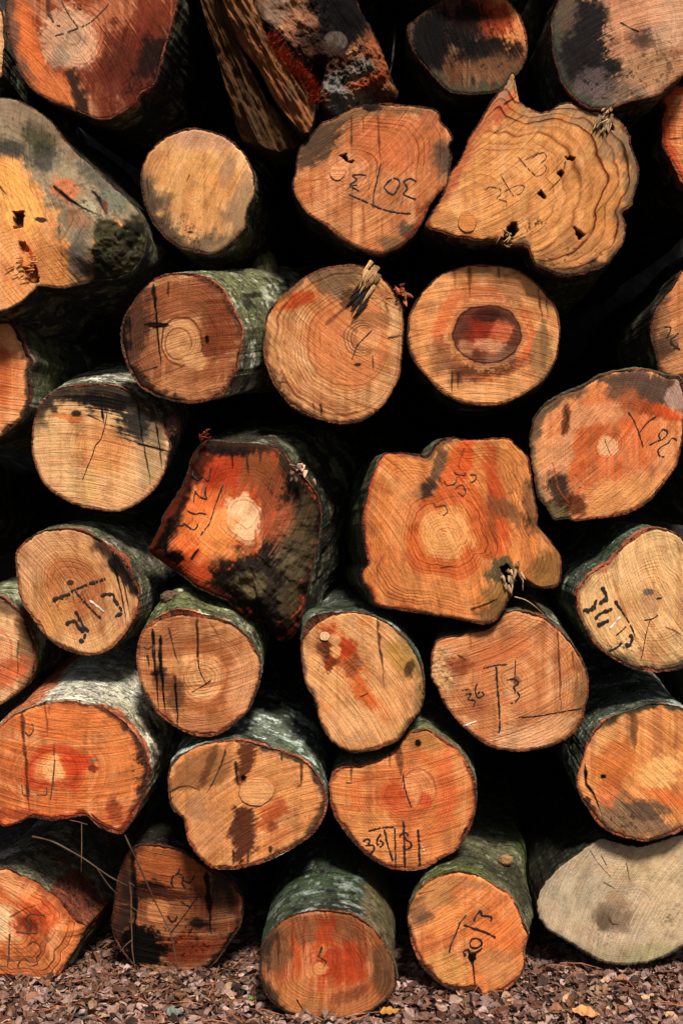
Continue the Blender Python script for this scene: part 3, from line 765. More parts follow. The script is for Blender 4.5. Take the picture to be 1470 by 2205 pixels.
build_log('9', 'red-rimmed wavy-edged log cut off by the right edge below the big greyish log',
  [(1470,180),(1443,190),(1423,212),(1430,232),(1426,252),(1424,285),(1425,314),(1439,340),(1456,371),(1470,395),(1530,430),(1620,400),(1660,300),(1620,200),(1540,165)],
  y0=.1, base=(214,120,64), saw=15, ring=.9, freq=70, lines=.7, wob=2, ops=[('edge',180,80,22,(190,76,40),.8),('drip',[(1440,300),(1470,296)],4,'D',.6)], bark=dict(kind='dark', red=1.5), rimcol=(178,84,46))

build_log('10', 'peach-orange log with thick dark bark rim at the left edge',
  [(0,671),(27,696),(48,730),(61,761),(72,778),(65,798),(66,836),(61,877),(41,911),(0,941),(-70,965),(-150,930),(-195,850),(-190,750),(-130,680),(-60,655)],
  pith=(-20,815), y0=-.02, tilt=(.14,.0), ax=(.2,.04), base=(222,146,92), heart=(216,120,66), hr=.7, saw=20, ring=.4,
  ops=[('blob',15,720,40,30,40,(220,150,100),.6),('edge',20,50,9,'D',.6),('blob',5,810,14,70,0,(206,104,54),.6,.5,.5)],
  bark=dict(kind='moss', lip=2.5, lichen=.25, boost=.8), bt=9, rimcol=(70,42,28))

build_log('11', 'brown saw-scored log with a lighter heart, its grey bark and broken stub showing at right',
  [(340,596),(371,589),(418,589),(452,601),(480,625),(507,676),(521,707),(516,751),(507,798),(490,829),(476,853),(435,866),(405,868),(357,860),(306,836),(275,792),(262,744),(260,710),(272,673),(299,632),(320,610)],
  pith=(395,735), y0=-.05, tilt=(-.08,.04), ax=(.44,.22), L=1.5, base=(134,78,46), heart=(204,142,90), hr=.42, saw=-16, ring=0.5, freq=120, mott=.45,
  ops=[('blob',400,640,90,40,-8,(146,84,50),.7,.5,.9),('blob',470,720,34,90,10,(128,62,34),.7,.5,.9),('blob',400,830,70,26,-5,(190,124,78),.8,.5,.7),('blob',440,800,50,30,-20,(170,104,64),.6,.5,.8),('blob',320,770,34,40,0,(150,94,60),.7,.5,.8),('blob',290,710,26,80,10,(70,44,32),.7,.5,.7),
    ('oval',388,735,42,50,-30,(206,146,94),.85),('ringline',392,735,44,52,.06,(110,60,34),.8),('ringline',384,740,28,34,.07,(130,72,40),.7),('blob',420,775,24,20,30,(222,160,104),.7),
    ('drip',[(330,612),(338,680),(342,730),(347,785)],8,'K',.95),('drip',[(280,680),(284,760)],6,'K',.7),('drip',[(362,605),(364,640)],6,'D',.6),('blob',340,700,22,6,0,'K',.8),('edge',160,50,18,'K',.7),('edge',120,30,20,'D',.8),('edge',-40,40,12,'D',.5),('drip',[(340,790),(300,802),(290,800)],4,'K',.8),('blob',446,730,4,8,0,'K',.8)],
  bark=dict(kind='beech', lichen=.5, moss=.7, boost=1.5, red=.4), bt=5)

build_log('12', 'round orange log with a torn pale splinter near its top and curled bark at right',
  [(572,683),(567,730),(568,771),(582,812),(599,843),(626,873),(660,894),(701,907),(735,914),(776,907),(813,884),(834,860),(858,815),(864,778),(868,730),(869,669),(858,642),(837,611),(807,584),(772,569),(725,571),(684,581),(643,605),(609,632),(585,659)],
  pith=(790,725), y0=.0, tilt=(.02,.04), ax=(.0,.05), base=(214,150,94), saw=35, ring=.75, freq=130, mott=.3,
  ops=[('band',.25,.6,(206,118,66),.5),('oval',795,722,26,28,0,(226,152,98),.7),('blob',640,645,44,16,-18,(190,78,36),.85,.6,.4),('blob',600,650,20,10,-20,(214,140,70),.6),('blob',725,600,54,36,8,(122,92,64),.85,.5,.7),('edge',-105,40,12,(100,70,46),.7),
    ('drip',[(700,700),(745,660),(790,645)],8,(120,66,40),.6),('blob',850,700,14,60,8,(232,176,120),.5),('drip',[(845,720),(835,790),(842,810)],9,(214,140,70),.7),
    ('edge',140,50,16,(104,72,46),.8),('edge',100,30,10,(116,74,44),.8),('drip',[(690,870),(691,895)],5,'D',.8),('drip',[(675,868),(676,890)],4,'D',.6),('drip',[(688,710),(690,780)],4,(150,84,50),.5),('drip',[(803,765),(805,800)],5,'D',.6),('blob',770,785,8,4,0,'D',.9),('blob',800,690,40,16,0,(130,84,52),.4,.5,.3),('drip',[(835,728),(868,722)],5,'D',.7),('blob',755,640,16,26,30,'D',.5,.5,.9),('speck',610,840,40,60,'D',.7),('speck',820,640,50,60,'D',.4)],
  bark=dict(kind='beech', red=1.2), bt=4, rimcol=(168,92,52))

build_log('13', 'smooth round log with a dark red oval heart ringed by a pale band',
  [(875,724),(881,676),(905,632),(946,591),(1004,572),(1038,569),(1082,572),(1123,586),(1160,613),(1188,645),(1203,683),(1205,724),(1198,771),(1174,815),(1133,846),(1082,870),(1038,873),(987,866),(943,839),(898,788),(881,758)],
  pith=(1045,718), y0=.02, tilt=(.0,.03), ax=(.06,-.04), base=(222,150,90), saw=2, ring=0.2, freq=140, mott=.2,
  ops=[('band',.42,.66,(204,98,52),.65),('blob',1010,690,60,90,10,(206,112,62),.5),('blob',1100,620,24,44,-5,(160,104,66),.75,.6,.5),('blob',1030,640,60,20,10,(206,120,72),.6),('blob',1165,760,22,60,4,(156,112,70),.85,.25,.3),('blob',1170,740,10,50,0,(120,84,52),.5),('blob',1010,800,50,24,0,(110,66,42),.55,.7,.5),
    ('blob',960,770,34,40,0,(120,78,50),.55,.7,.8),('blob',1060,790,70,20,-12,(96,52,32),.75,.6,.7),
    ('blob',1048,718,86,76,0,(228,164,104),.5,.15,.05),('oval',1048,720,82,71,6,(150,84,50),.4),('oval',1048,720,71,61,6,(92,48,34),.88),('blob',1075,765,36,14,-15,(150,110,80),.5,.6,.2),('blob',1004,748,20,16,20,(196,132,92),.7,.5,.2),('blob',1040,712,38,40,0,(142,46,24),.85,.6,.2),('blob',1046,680,32,14,0,(54,24,18),.8,.7,.2),('blob',1078,715,24,24,0,(194,100,62),.8,.5,.15),('blob',1055,744,36,12,5,(214,152,108),.7,.7,.3),('ringline',1048,720,72,62,.045,(60,30,20),.7),
    ('drip',[(1010,574),(1012,640)],9,(120,66,40),.75),('drip',[(1073,575),(1075,600)],8,(120,66,40),.8),('drip',[(1158,620),(1166,690)],6,(110,74,44),.8),('drip',[(1176,640),(1178,690)],4,(130,84,50),.7),('drip',[(978,580),(980,620)],6,(150,90,54),.6),('drip',[(972,800),(974,850)],6,'D',.6),('drip',[(985,800),(987,840)],5,'D',.5),('drip',[(878,710),(960,715)],6,(180,84,48),.5)],
  bark=dict(kind='dark', red=.8, lip=.6), bt=5, rag=.7, rimcol=(140,66,38))

build_log('14', 'log at the right edge marked 2 4 x over dark stains',
  [(1470,581),(1446,618),(1412,659),(1400,700),(1400,730),(1412,771),(1419,805),(1446,811),(1480,812),(1550,800),(1600,730),(1590,640),(1530,580)],
  pith=(1500,700), y0=.07, tilt=(-.05,0), ax=(.02,-.02), base=(216,142,88), saw=-28, ring=.3,
  ops=[('edge',170,60,24,(96,58,38),.8),('blob',1430,745,26,40,0,(80,56,40),.75,.6,.9),('blob',1430,690,14,30,0,(150,104,66),.5),('blob',1450,780,30,20,-30,(190,130,86),.5)], bark=dict(kind='dark'))

build_log('15', 'pale tan log with black drips at upper right and a thin crack through its centre',
  [(102,853),(122,838),(143,832),(204,826),(252,831),(289,848),(323,872),(350,911),(367,958),(362,986),(354,1020),(330,1057),(292,1088),(258,1101),(218,1100),(163,1088),(112,1060),(82,1020),(68,965),(70,928),(82,877)],
  pith=(212,960), y0=.0, tilt=(.02,.03), ax=(-.02,.26), L=1.5, base=(222,172,116), heart=(222,150,88), hr=.38, saw=10, ring=0.16, freq=150, mott=.15,
  ops=[('rings',212,960,70,60,.8),('rings',212,960,30,30,.5),('edge',-90,75,36,(48,38,28),.9),('poly',[(100,845),(260,828),(340,890),(366,970),(335,960),(290,905),(210,880),(120,865)],(60,48,36),.75,12,1.7),('blob',310,920,46,34,20,(44,40,36),.85,.5,.9),('blob',330,990,30,80,8,(170,136,96),.6,.5,.6),('blob',225,865,60,16,5,'K',.7,.6,.9),
    ('blob',140,897,26,7,8,(206,122,66),.8,.3,.1),('blob',162,902,16,9,-10,(200,110,56),.8,.3,.1),('drip',[(218,850),(222,890),(225,915)],7,'K',.95),('drip',[(298,865),(306,940),(318,1000),(326,1055)],5,'K',.95),('drip',[(335,905),(344,960),(350,1015)],5,'K',.9),('drip',[(296,955),(330,963),(365,973)],9,'K',.9),('blob',165,890,10,8,0,'D',.8),('drip',[(190,893),(215,905),(240,918)],4,'D',.7),('edge',90,70,18,(206,146,100),.6),('blob',190,1050,14,40,10,(206,160,96),.6,.5,.9)],
  bark=dict(kind='beech', lichen=.75, boost=1.7, red=.5), bt=3)

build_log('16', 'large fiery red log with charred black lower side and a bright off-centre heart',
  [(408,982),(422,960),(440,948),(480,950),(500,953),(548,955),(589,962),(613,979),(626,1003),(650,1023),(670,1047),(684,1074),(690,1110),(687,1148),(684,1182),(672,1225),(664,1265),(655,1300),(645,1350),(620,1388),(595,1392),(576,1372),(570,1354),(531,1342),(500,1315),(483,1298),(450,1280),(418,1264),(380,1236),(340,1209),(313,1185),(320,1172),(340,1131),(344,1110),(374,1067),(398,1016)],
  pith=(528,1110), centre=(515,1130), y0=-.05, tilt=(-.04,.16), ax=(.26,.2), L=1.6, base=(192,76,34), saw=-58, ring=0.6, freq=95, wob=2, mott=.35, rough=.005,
  ops=[('blob',440,1130,70,70,30,(224,112,52),.8,.5,.5),('blob',560,1010,50,44,10,(130,72,38),.8,.5,.7),('blob',470,1010,50,40,0,(170,54,24),.7),('blob',600,1060,40,60,30,(120,62,36),.7,.5,.8),
    ('blob',480,1130,30,40,30,(236,150,90),.9,.5,.6),('blob',470,1165,60,34,35,(244,160,92),.7,.5,.5),('poly',[(490,1075),(530,1062),(560,1098),(560,1145),(545,1180),(515,1165),(480,1140)],(244,190,140),.95,8,.3),
    ('poly',[(625,1000),(660,1030),(700,1080),(690,1180),(650,1320),(600,1400),(560,1360),(480,1300),(430,1260),(450,1215),(500,1190),(548,1190),(580,1150),(600,1090)],(26,20,16),.95,32,.7),
    ('blob',610,1130,40,50,30,(160,84,52),.75,.6,.9),('blob',640,1200,40,60,10,(92,78,54),.8,.7,.5),('blob',545,1260,40,26,10,(104,92,60),.75,.8,.3),('blob',620,1290,20,50,10,(90,76,50),.6,.7,.5),('blob',650,1120,24,50,10,(84,68,46),.7,.6,.6),('blob',630,1000,40,20,40,(60,46,34),.85),
    ('blob',480,965,60,14,4,'K',.85,.6,.5),('drip',[(500,960),(503,1010)],8,'K',.7),('drip',[(530,960),(536,1020)],9,'D',.7),('drip',[(560,965),(562,1000)],9,'D',.7),
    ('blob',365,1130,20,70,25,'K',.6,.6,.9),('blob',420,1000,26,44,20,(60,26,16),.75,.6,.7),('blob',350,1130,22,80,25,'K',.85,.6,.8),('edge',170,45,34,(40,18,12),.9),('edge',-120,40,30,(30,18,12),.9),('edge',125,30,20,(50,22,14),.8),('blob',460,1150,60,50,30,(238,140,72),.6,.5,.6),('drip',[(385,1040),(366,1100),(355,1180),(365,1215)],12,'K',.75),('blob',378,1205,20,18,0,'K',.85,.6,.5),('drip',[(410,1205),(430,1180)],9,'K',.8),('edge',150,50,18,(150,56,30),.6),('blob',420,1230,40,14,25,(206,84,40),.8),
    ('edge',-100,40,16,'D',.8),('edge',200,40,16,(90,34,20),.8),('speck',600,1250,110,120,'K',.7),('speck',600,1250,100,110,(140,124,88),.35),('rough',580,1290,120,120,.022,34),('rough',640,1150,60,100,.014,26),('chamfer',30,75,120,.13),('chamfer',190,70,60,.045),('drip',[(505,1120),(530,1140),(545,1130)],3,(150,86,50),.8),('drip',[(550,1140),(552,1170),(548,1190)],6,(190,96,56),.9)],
  bark=dict(kind='dark', lichen=.7, boost=1.3, red=.2, amp=.02, taper=.0), bt=3, rimcol=(50,30,20))

build_log('17', 'large lobed bright orange log with a deep notch and torn fibres at lower right',
  [(820,982),(840,975),(888,974),(919,979),(936,958),(953,945),(980,941),(1001,946),(1038,945),(1072,941),(1099,945),(1109,958),(1137,982),(1143,1016),(1147,1050),(1157,1098),(1158,1131),(1171,1145),(1188,1168),(1205,1196),(1209,1226),(1205,1257),(1188,1267),(1160,1264),(1132,1247),(1112,1234),(1100,1252),(1103,1277),(1092,1298),(1072,1332),(1041,1345),(980,1332),(922,1323),(840,1311),(807,1301),(796,1277),(779,1250),(779,1226),(792,1213),(783,1172),(779,1131),(783,1094),(786,1081),(793,1043),(807,1009)],
  pith=(955,1150), centre=(990,1140), y0=-.06, tilt=(.0,.05), ax=(-.08,-.04), base=(222,134,70), saw=64, ring=.6, freq=95, lines=.4, wob=2.2, mott=.3,
  ops=[('blob',955,1150,48,52,20,(238,164,98),.85,.4,.4),('blob',920,1260,90,50,10,(226,142,78),.6),('rings',900,1260,110,70,1.0),('band',.3,.5,(200,86,40),.5),('blob',1000,985,16,60,10,(214,90,42),.9,.4,.5),('blob',970,1010,16,60,25,(212,96,46),.7,.5,.6),
    ('blob',1070,1070,18,120,-8,(206,84,40),.75,.5,.7),('blob',1060,1110,8,60,-6,(150,70,38),.5,.5,.8),('blob',1110,1010,40,60,-10,(224,140,76),.6),('rings',1110,1130,60,90,.8),('blob',1090,1100,40,20,30,(112,72,44),.65,.7,.7),('blob',1145,1090,16,50,-10,(110,76,48),.8,.6,.6),('blob',1150,1110,14,22,0,'D',.7,.6,.5),('edge',5,40,30,(150,96,58),.7),('blob',1180,1230,34,44,-20,(146,102,56),.8,.5,.4),
    ('blob',918,1050,28,16,-35,(62,44,34),.9,.6,.7),('blob',945,1000,12,34,20,(104,78,56),.75,.5,.7),('drip',[(953,952),(942,985),(930,1005)],9,(120,80,50),.7),('edge',250,20,14,(90,66,46),.8),
    ('poly',[(1060,1200),(1090,1195),(1108,1230),(1100,1250),(1050,1255),(1040,1240)],(92,80,54),.9,8,.5),('blob',1075,1285,30,30,-40,(150,110,60),.8,.5,.4),('poly',[(1010,1320),(1080,1290),(1098,1290),(1075,1335),(1040,1348)],(124,88,52),.7,10,.5),('drip',[(1012,1313),(1050,1300),(1078,1285)],5,'K',.9),
    ('hole',[(1076,1222),(1092,1215),(1104,1240),(1106,1262),(1096,1268),(1088,1245)],.04,'K'),('blob',870,1080,30,90,15,(226,146,86),.5),('drip',[(960,1145),(948,1140),(965,1136),(985,1142)],3,(170,74,40),.8),('drip',[(948,1223),(985,1218)],3,'D',.7),('drip',[(1000,965),(990,990),(985,1010),(995,1012)],3,(110,48,26),.7),('drip',[(830,1190),(812,1220),(815,1260)],5,(170,80,46),.6),('edge',180,60,10,(176,70,40),.7),('speck',1130,1080,60,100,'D',.5)],
  bark=dict(kind='moss', lichen=.2, amp=.012), bt=4, rimcol=(140,62,38))

build_log('18', 'bright orange log marked 36 95 with grey-brown top edge and small round pale pith',
  [(1140,965),(1140,941),(1147,907),(1171,873),(1208,850),(1252,832),(1290,809),(1320,799),(1361,794),(1395,797),(1436,808),(1464,812),(1473,840),(1475,880),(1472,931),(1467,958),(1453,1006),(1422,1050),(1395,1081),(1344,1108),(1276,1118),(1235,1122),(1222,1117),(1191,1119),(1174,1091),(1157,1071),(1150,1030),(1143,992)],
  pith=(1310,960), y0=.0, tilt=(-.02,.02), ax=(.2,.1), base=(224,138,82), heart=(218,108,56), hr=.62, saw=-48, ring=0.4, freq=150, mott=.3,
  ops=[('blob',1200,1000,26,100,15,(222,152,104),.8,.5,.5),('blob',1330,1070,90,34,-14,(230,156,92),.8,.5,.5),('blob',1290,890,90,24,-14,(228,156,106),.7,.5,.6),
    ('poly',[(1280,812),(1360,790),(1470,806),(1475,890),(1430,868),(1400,880),(1370,850),(1320,850)],(92,70,56),.93,16,.7),('blob',1330,845,30,16,-20,(120,82,60),.6,.6,.6),('blob',1395,880,46,14,20,(150,66,34),.8,.7,.8),('blob',1440,890,34,12,20,(206,80,36),.7,.6,.9),('poly',[(1430,860),(1450,815),(1470,812),(1470,880),(1445,880)],(176,142,122),.85,7,.4),
    ('poly',[(1140,1060),(1165,1080),(1215,1080),(1225,1122),(1190,1122)],(96,82,54),.9,10,.6),('blob',1205,1055,24,34,-20,(62,44,32),.85,.6,.6),('blob',1235,1085,22,30,-30,(90,44,26),.75,.6,.7),('edge',170,40,18,(132,112,84),.75),('edge',215,30,18,(120,84,54),.8),
    ('blob',1217,905,9,32,8,(110,62,36),.85,.4,.6),('drip',[(1215,880),(1222,905),(1210,940)],6,(70,42,28),.8),('drip',[(1188,995),(1200,1050),(1228,1090)],5,(170,80,44),.8),('blob',1308,962,22,20,0,(240,178,128),.9,.3,.15),('drip',[(1302,945),(1308,970),(1314,980)],3,(110,64,38),.9),('edge',-150,40,14,(104,80,56),.7),('blob',1355,868,20,24,20,(180,96,56),.6,.6,.8),('speck',1210,1060,60,60,'K',.6)],
  bark=dict(kind='moss', lichen=.35, boost=1.4, red=.4), bt=5, rimcol=(150,64,36))

build_log('19', 'tan log with bold black strokes crossing its dark red concentric rings',
  [(61,1158),(85,1146),(112,1139),(153,1138),(184,1145),(218,1162),(245,1185),(276,1216),(296,1250),(301,1284),(293,1325),(272,1362),(245,1393),(204,1412),(163,1407),(129,1393),(95,1366),(68,1328),(44,1291),(34,1216),(37,1185)],
  pith=(155,1262), y0=-.03, tilt=(.05,.04), ax=(.16,.12), L=1.5, base=(208,146,90), edge=(204,148,98), saw=60, ring=0.45, freq=120, mott=.25,
  ops=[('rings',150,1250,80,80,1.0),('band',.2,.5,(182,104,58),.5),('edge',-35,40,26,(58,38,28),.9),('blob',268,1240,12,60,-35,'K',.7,.5,.8),('blob',85,1200,30,60,20,(206,150,104),.5),('blob',120,1330,40,40,30,(206,142,80),.6),('blob',175,1385,50,20,0,(216,162,108),.7),
    ('drip',[(243,1190),(250,1230),(262,1280),(272,1345)],5,'K',.95),('drip',[(258,1232),(270,1270),(280,1330)],5,'D',.9),('oval',152,1255,8,6,0,(80,44,28),.8),('drip',[(155,1270),(160,1300)],3,'D',.7),('speck',150,1290,70,40,(80,40,26),.5),('edge',90,60,8,(140,84,50),.6)],
  bark=dict(kind='beech', lichen=.3, boost=1.25, red=.9), bt=6, rimcol=(160,84,52))

build_log('20', 'pale yellow log with bold black 3 1 3 and a white dash',
  [(1242,1311),(1242,1281),(1256,1250),(1283,1226),(1314,1206),(1341,1175),(1371,1150),(1399,1137),(1436,1141),(1470,1158),(1520,1205),(1545,1280),(1535,1360),(1500,1420),(1470,1438),(1439,1446),(1405,1447),(1361,1441),(1310,1413),(1276,1383),(1256,1349)],
  pith=(1400,1300), y0=-.05, tilt=(-.08,.03), ax=(-.06,.06), base=(234,186,126), heart=(236,182,120), hr=.5, saw=62, ring=0.4, freq=120, mott=.2,
  ops=[('rings',1410,1230,70,50,.8),('edge',110,60,30,(150,118,80),.7),('edge',90,40,14,(80,66,50),.8),('edge',-70,30,24,(196,156,104),.6),('blob',1300,1330,40,60,-30,(232,178,116),.6),('blob',1400,1290,22,28,0,(206,150,104),.5),('drip',[(1320,1250),(1345,1320),(1375,1390),(1400,1440)],7,(196,128,68),.8),('blob',1396,1275,12,7,0,(120,100,84),.8),('drip',[(1430,1350),(1450,1358),(1470,1370)],7,(120,74,46),.8),('speck',1330,1400,80,40,'D',.7),('blob',1300,1225,10,8,0,(206,110,84),.6),('edge',200,40,10,(150,110,70),.6)],
  bark=dict(kind='teal', lichen=.25, boost=1.8, red=1.0), bt=5, rimcol=(160,78,48))

build_log('21', 'half-hidden pale log at the left edge with a brown smear down its right side',
  [(0,1285),(20,1297),(44,1318),(65,1352),(77,1386),(77,1430),(65,1464),(37,1495),(0,1517),(-60,1525),(-120,1490),(-150,1420),(-135,1340),(-80,1290)],
  pith=(-5,1395), y0=.03, tilt=(.1,.02), ax=(.1,.1), base=(228,176,122), heart=(224,160,112), hr=.3, saw=15, ring=.35,
  ops=[('poly',[(32,1320),(90,1350),(90,1450),(50,1490),(36,1460),(40,1400)],(134,98,66),.85,7,.7),('blob',10,1450,50,24,-20,(208,106,62),.85,.5,.7),('blob',15,1310,34,14,25,(120,90,64),.7),('ringline',0,1400,26,40,.12,(206,120,84),.7),('speck',15,1450,40,20,'D',.8),('drip',[(40,1380),(38,1460)],5,'D',.4),('edge',-40,40,7,'K',.6)],
  bark=dict(kind='moss', boost=1.6), bt=4)

build_log('22', 'tan log with long black drips down its left half below mossy bark and a knot',
  [(299,1379),(313,1352),(340,1335),(384,1322),(425,1325),(476,1332),(511,1349),(538,1376),(555,1407),(560,1437),(556,1471),(545,1512),(528,1539),(480,1577),(452,1587),(418,1583),(384,1570),(340,1536),(310,1492),(296,1441),(294,1410)],
  pith=(435,1460), y0=-.1, tilt=(.0,.04), ax=(.02,.2), L=1.4, base=(188,124,76), heart=(226,160,102), hr=.46, saw=-8, ring=.6, freq=130, mott=.35,
  ops=[('band',.42,.62,(158,88,48),.65),('blob',520,1470,30,80,10,(216,150,102),.6,.5,.6),('blob',350,1380,60,30,-30,(160,100,62),.6,.5,.7),('blob',450,1560,60,24,-10,(180,116,74),.6),('edge',100,40,12,(130,60,40),.5),('blob',365,1440,26,22,-20,(206,138,86),.8,.4,.4),('blob',345,1450,12,16,0,'D',.75,.6,.5),('blob',360,1475,26,22,20,(110,64,36),.6,.5,.7),('blob',380,1500,20,30,0,(90,54,34),.5,.5,.7),
    ('drip',[(328,1355),(332,1410),(337,1470),(342,1530)],7,'K',.92),('drip',[(345,1370),(346,1430),(352,1500),(358,1545)],8,'K',.92),('drip',[(376,1470),(380,1510),(384,1568)],7,'K',.92),('drip',[(424,1330),(425,1380),(428,1440)],6,'D',.9),('drip',[(362,1350),(372,1390),(385,1430)],4,'D',.7),('drip',[(318,1410),(322,1440)],5,'D',.7),('drip',[(450,1335),(470,1370),(478,1400)],4,(130,76,44),.6),('drip',[(375,1455),(378,1475)],6,'D',.9),('drip',[(325,1451),(345,1448)],9,'K',.7),('ringline',440,1462,44,46,.07,(200,116,66),.6),('edge',80,60,6,(120,62,40),.6)],
  bark=dict(kind='moss', lichen=.5, boost=1.9, red=.35, bumps=[(108,22,.10,.09,.045)]), bt=5, rimcol=(150,76,46))

build_log('23', 'smooth tan log with a small pale knot and red streak at its upper left',
  [(647,1390),(655,1368),(672,1347),(694,1332),(718,1322),(769,1318),(807,1328),(847,1349),(881,1386),(905,1430),(914,1478),(909,1519),(885,1556),(858,1594),(824,1609),(779,1621),(749,1619),(718,1600),(691,1563),(681,1522),(674,1502),(657,1471),(650,1430)],
  pith=(785,1495), y0=-.08, tilt=(.03,.06), ax=(.0,.08), base=(216,152,94), saw=48, ring=0.18, freq=140, mott=.2,
  ops=[('rings',770,1440,46,60,.7),('poly',[(690,1350),(720,1350),(770,1420),(800,1480),(830,1560),(800,1540),(760,1480),(715,1430)],(196,90,40),.75,16,.6),('blob',745,1395,24,20,30,(180,62,28),.85,.6,.6),('blob',708,1395,22,34,-15,(96,46,28),.75,.6,.5),('blob',720,1378,14,14,0,(232,170,118),.6),('blob',722,1402,12,14,0,(232,160,96),.85,.4,.3),('blob',760,1430,18,24,20,(110,66,42),.5,.6,.6),('blob',708,1430,9,16,10,(130,50,24),.8),
    ('blob',865,1410,26,40,-20,(180,132,66),.8,.4,.4),('edge',10,50,20,(128,104,62),.75),('edge',-30,30,16,(150,116,70),.6),('edge',190,30,10,(92,76,62),.7),('drip',[(812,1335),(816,1380),(822,1430),(826,1450)],8,(90,56,32),.85),('drip',[(824,1450),(827,1485)],3,(120,76,46),.7),('blob',880,1440,8,16,20,'D',.6,.6,.4),('edge',90,60,8,(160,100,62),.6),('speck',700,1420,26,50,'D',.7),('speck',890,1480,24,60,'D',.7),('blob',760,1560,60,40,0,(220,160,108),.6)],
  bark=dict(kind='teal', lichen=.3, boost=1.4, red=.5, bumps=[(128,13,.04,.05,.035)]), bt=4, rimcol=(120,62,38))

build_log('24', 'pinkish tan log marked 36 T 3 with a ragged upper left edge',
  [(926,1454),(929,1407),(939,1382),(963,1372),(985,1370),(1004,1362),(1038,1359),(1065,1342),(1086,1320),(1116,1314),(1157,1325),(1191,1345),(1228,1383),(1252,1420),(1266,1458),(1266,1492),(1259,1526),(1252,1556),(1222,1590),(1174,1611),(1123,1619),(1072,1614),(1031,1595),(997,1566),(970,1536),(946,1498),(938,1477)],
  pith=(1108,1462), y0=-.045, tilt=(.0,.03), ax=(.12,.1), base=(212,140,88), heart=(216,146,92), hr=.4, saw=-24, ring=0.5, freq=130, mott=.3,
  ops=[('band',.3,.45,(190,110,66),.5),('blob',1040,1430,60,60,0,(200,122,74),.6,.5,.8),('blob',960,1440,26,44,10,(196,150,104),.85,.5,.5),('rough',950,1440,30,50,.006,9),('blob',990,1435,24,20,20,(150,74,44),.7,.6,.6),('blob',1030,1520,30,30,0,(170,96,58),.6,.6,.6),('blob',1120,1590,60,26,0,(226,166,120),.75,.4,.6),('poly',[(1135,1553),(1255,1530),(1230,1580),(1140,1600)],(226,166,116),.6,6,.4),('edge',20,40,22,(150,100,62),.7),('blob',1250,1495,16,40,0,(140,100,62),.6),
    ('drip',[(1200,1360),(1203,1420),(1205,1480),(1207,1530)],7,(110,62,38),.85),('drip',[(1232,1400),(1236,1450)],5,(120,70,42),.7),('drip',[(1240,1430),(1242,1520)],4,(130,80,48),.6),('drip',[(1012,1363),(1014,1400)],5,(120,62,38),.8),('drip',[(1018,1440),(1016,1480)],4,(140,76,44),.6),('drip',[(985,1410),(1005,1422)],4,'D',.7),('blob',1110,1465,10,8,0,(90,56,36),.5),('speck',960,1450,34,50,(110,70,40),.6),('blob',1080,1400,70,24,-30,(196,104,60),.5,.5,.8)],
  bark=dict(kind='beech', lichen=.3, red=.8), bt=3, rimcol=(156,76,46))

build_log('25', 'orange log at the right edge with a cracked bark strip and grey muddy lower part',
  [(1405,1515),(1365,1526),(1310,1546),(1276,1577),(1259,1617),(1250,1645),(1240,1673),(1242,1700),(1262,1738),(1286,1772),(1317,1795),(1354,1806),(1388,1812),(1429,1802),(1470,1786),(1520,1735),(1535,1660),(1515,1580),(1470,1525)],
  pith=(1440,1630), y0=-.04, tilt=(-.06,.06), ax=(.02,.08), L=1.6, base=(222,142,78), saw=40, ring=0.2, freq=120, mott=.35,
  ops=[('poly',[(1285,1730),(1330,1715),(1400,1735),(1440,1770),(1480,1790),(1430,1810),(1340,1810),(1290,1780)],(130,98,70),.92,14,.7),('blob',1395,1745,40,24,10,(92,72,56),.8,.6,.7),('blob',1310,1700,24,40,10,(206,110,66),.6),('blob',1300,1590,24,40,20,(214,150,90),.7),('blob',1420,1660,50,34,-30,(236,174,104),.75,.4,.8),('blob',1320,1650,40,50,30,(190,100,46),.6,.5,.9),
    ('drip',[(1362,1530),(1364,1570),(1366,1620)],16,(110,72,44),.75),('edge',-90,50,10,(52,52,38),.9),('drip',[(1258,1645),(1262,1690),(1276,1708),(1290,1740),(1297,1772)],7,'K',.95),('edge',170,60,10,(176,116,74),.6),('blob',1298,1672,6,5,0,'K',.9),('blob',1262,1725,10,10,0,'D',.8),('edge',95,40,12,(110,70,44),.7),('blob',1440,1720,50,14,20,(216,110,56),.6,.5,.8),('speck',1350,1770,90,40,'D',.6),('edge',145,20,12,'D',.7)],
  bark=dict(kind='teal', lichen=.35, boost=1.7, red=.5), bt=5, rimcol=(150,66,38))

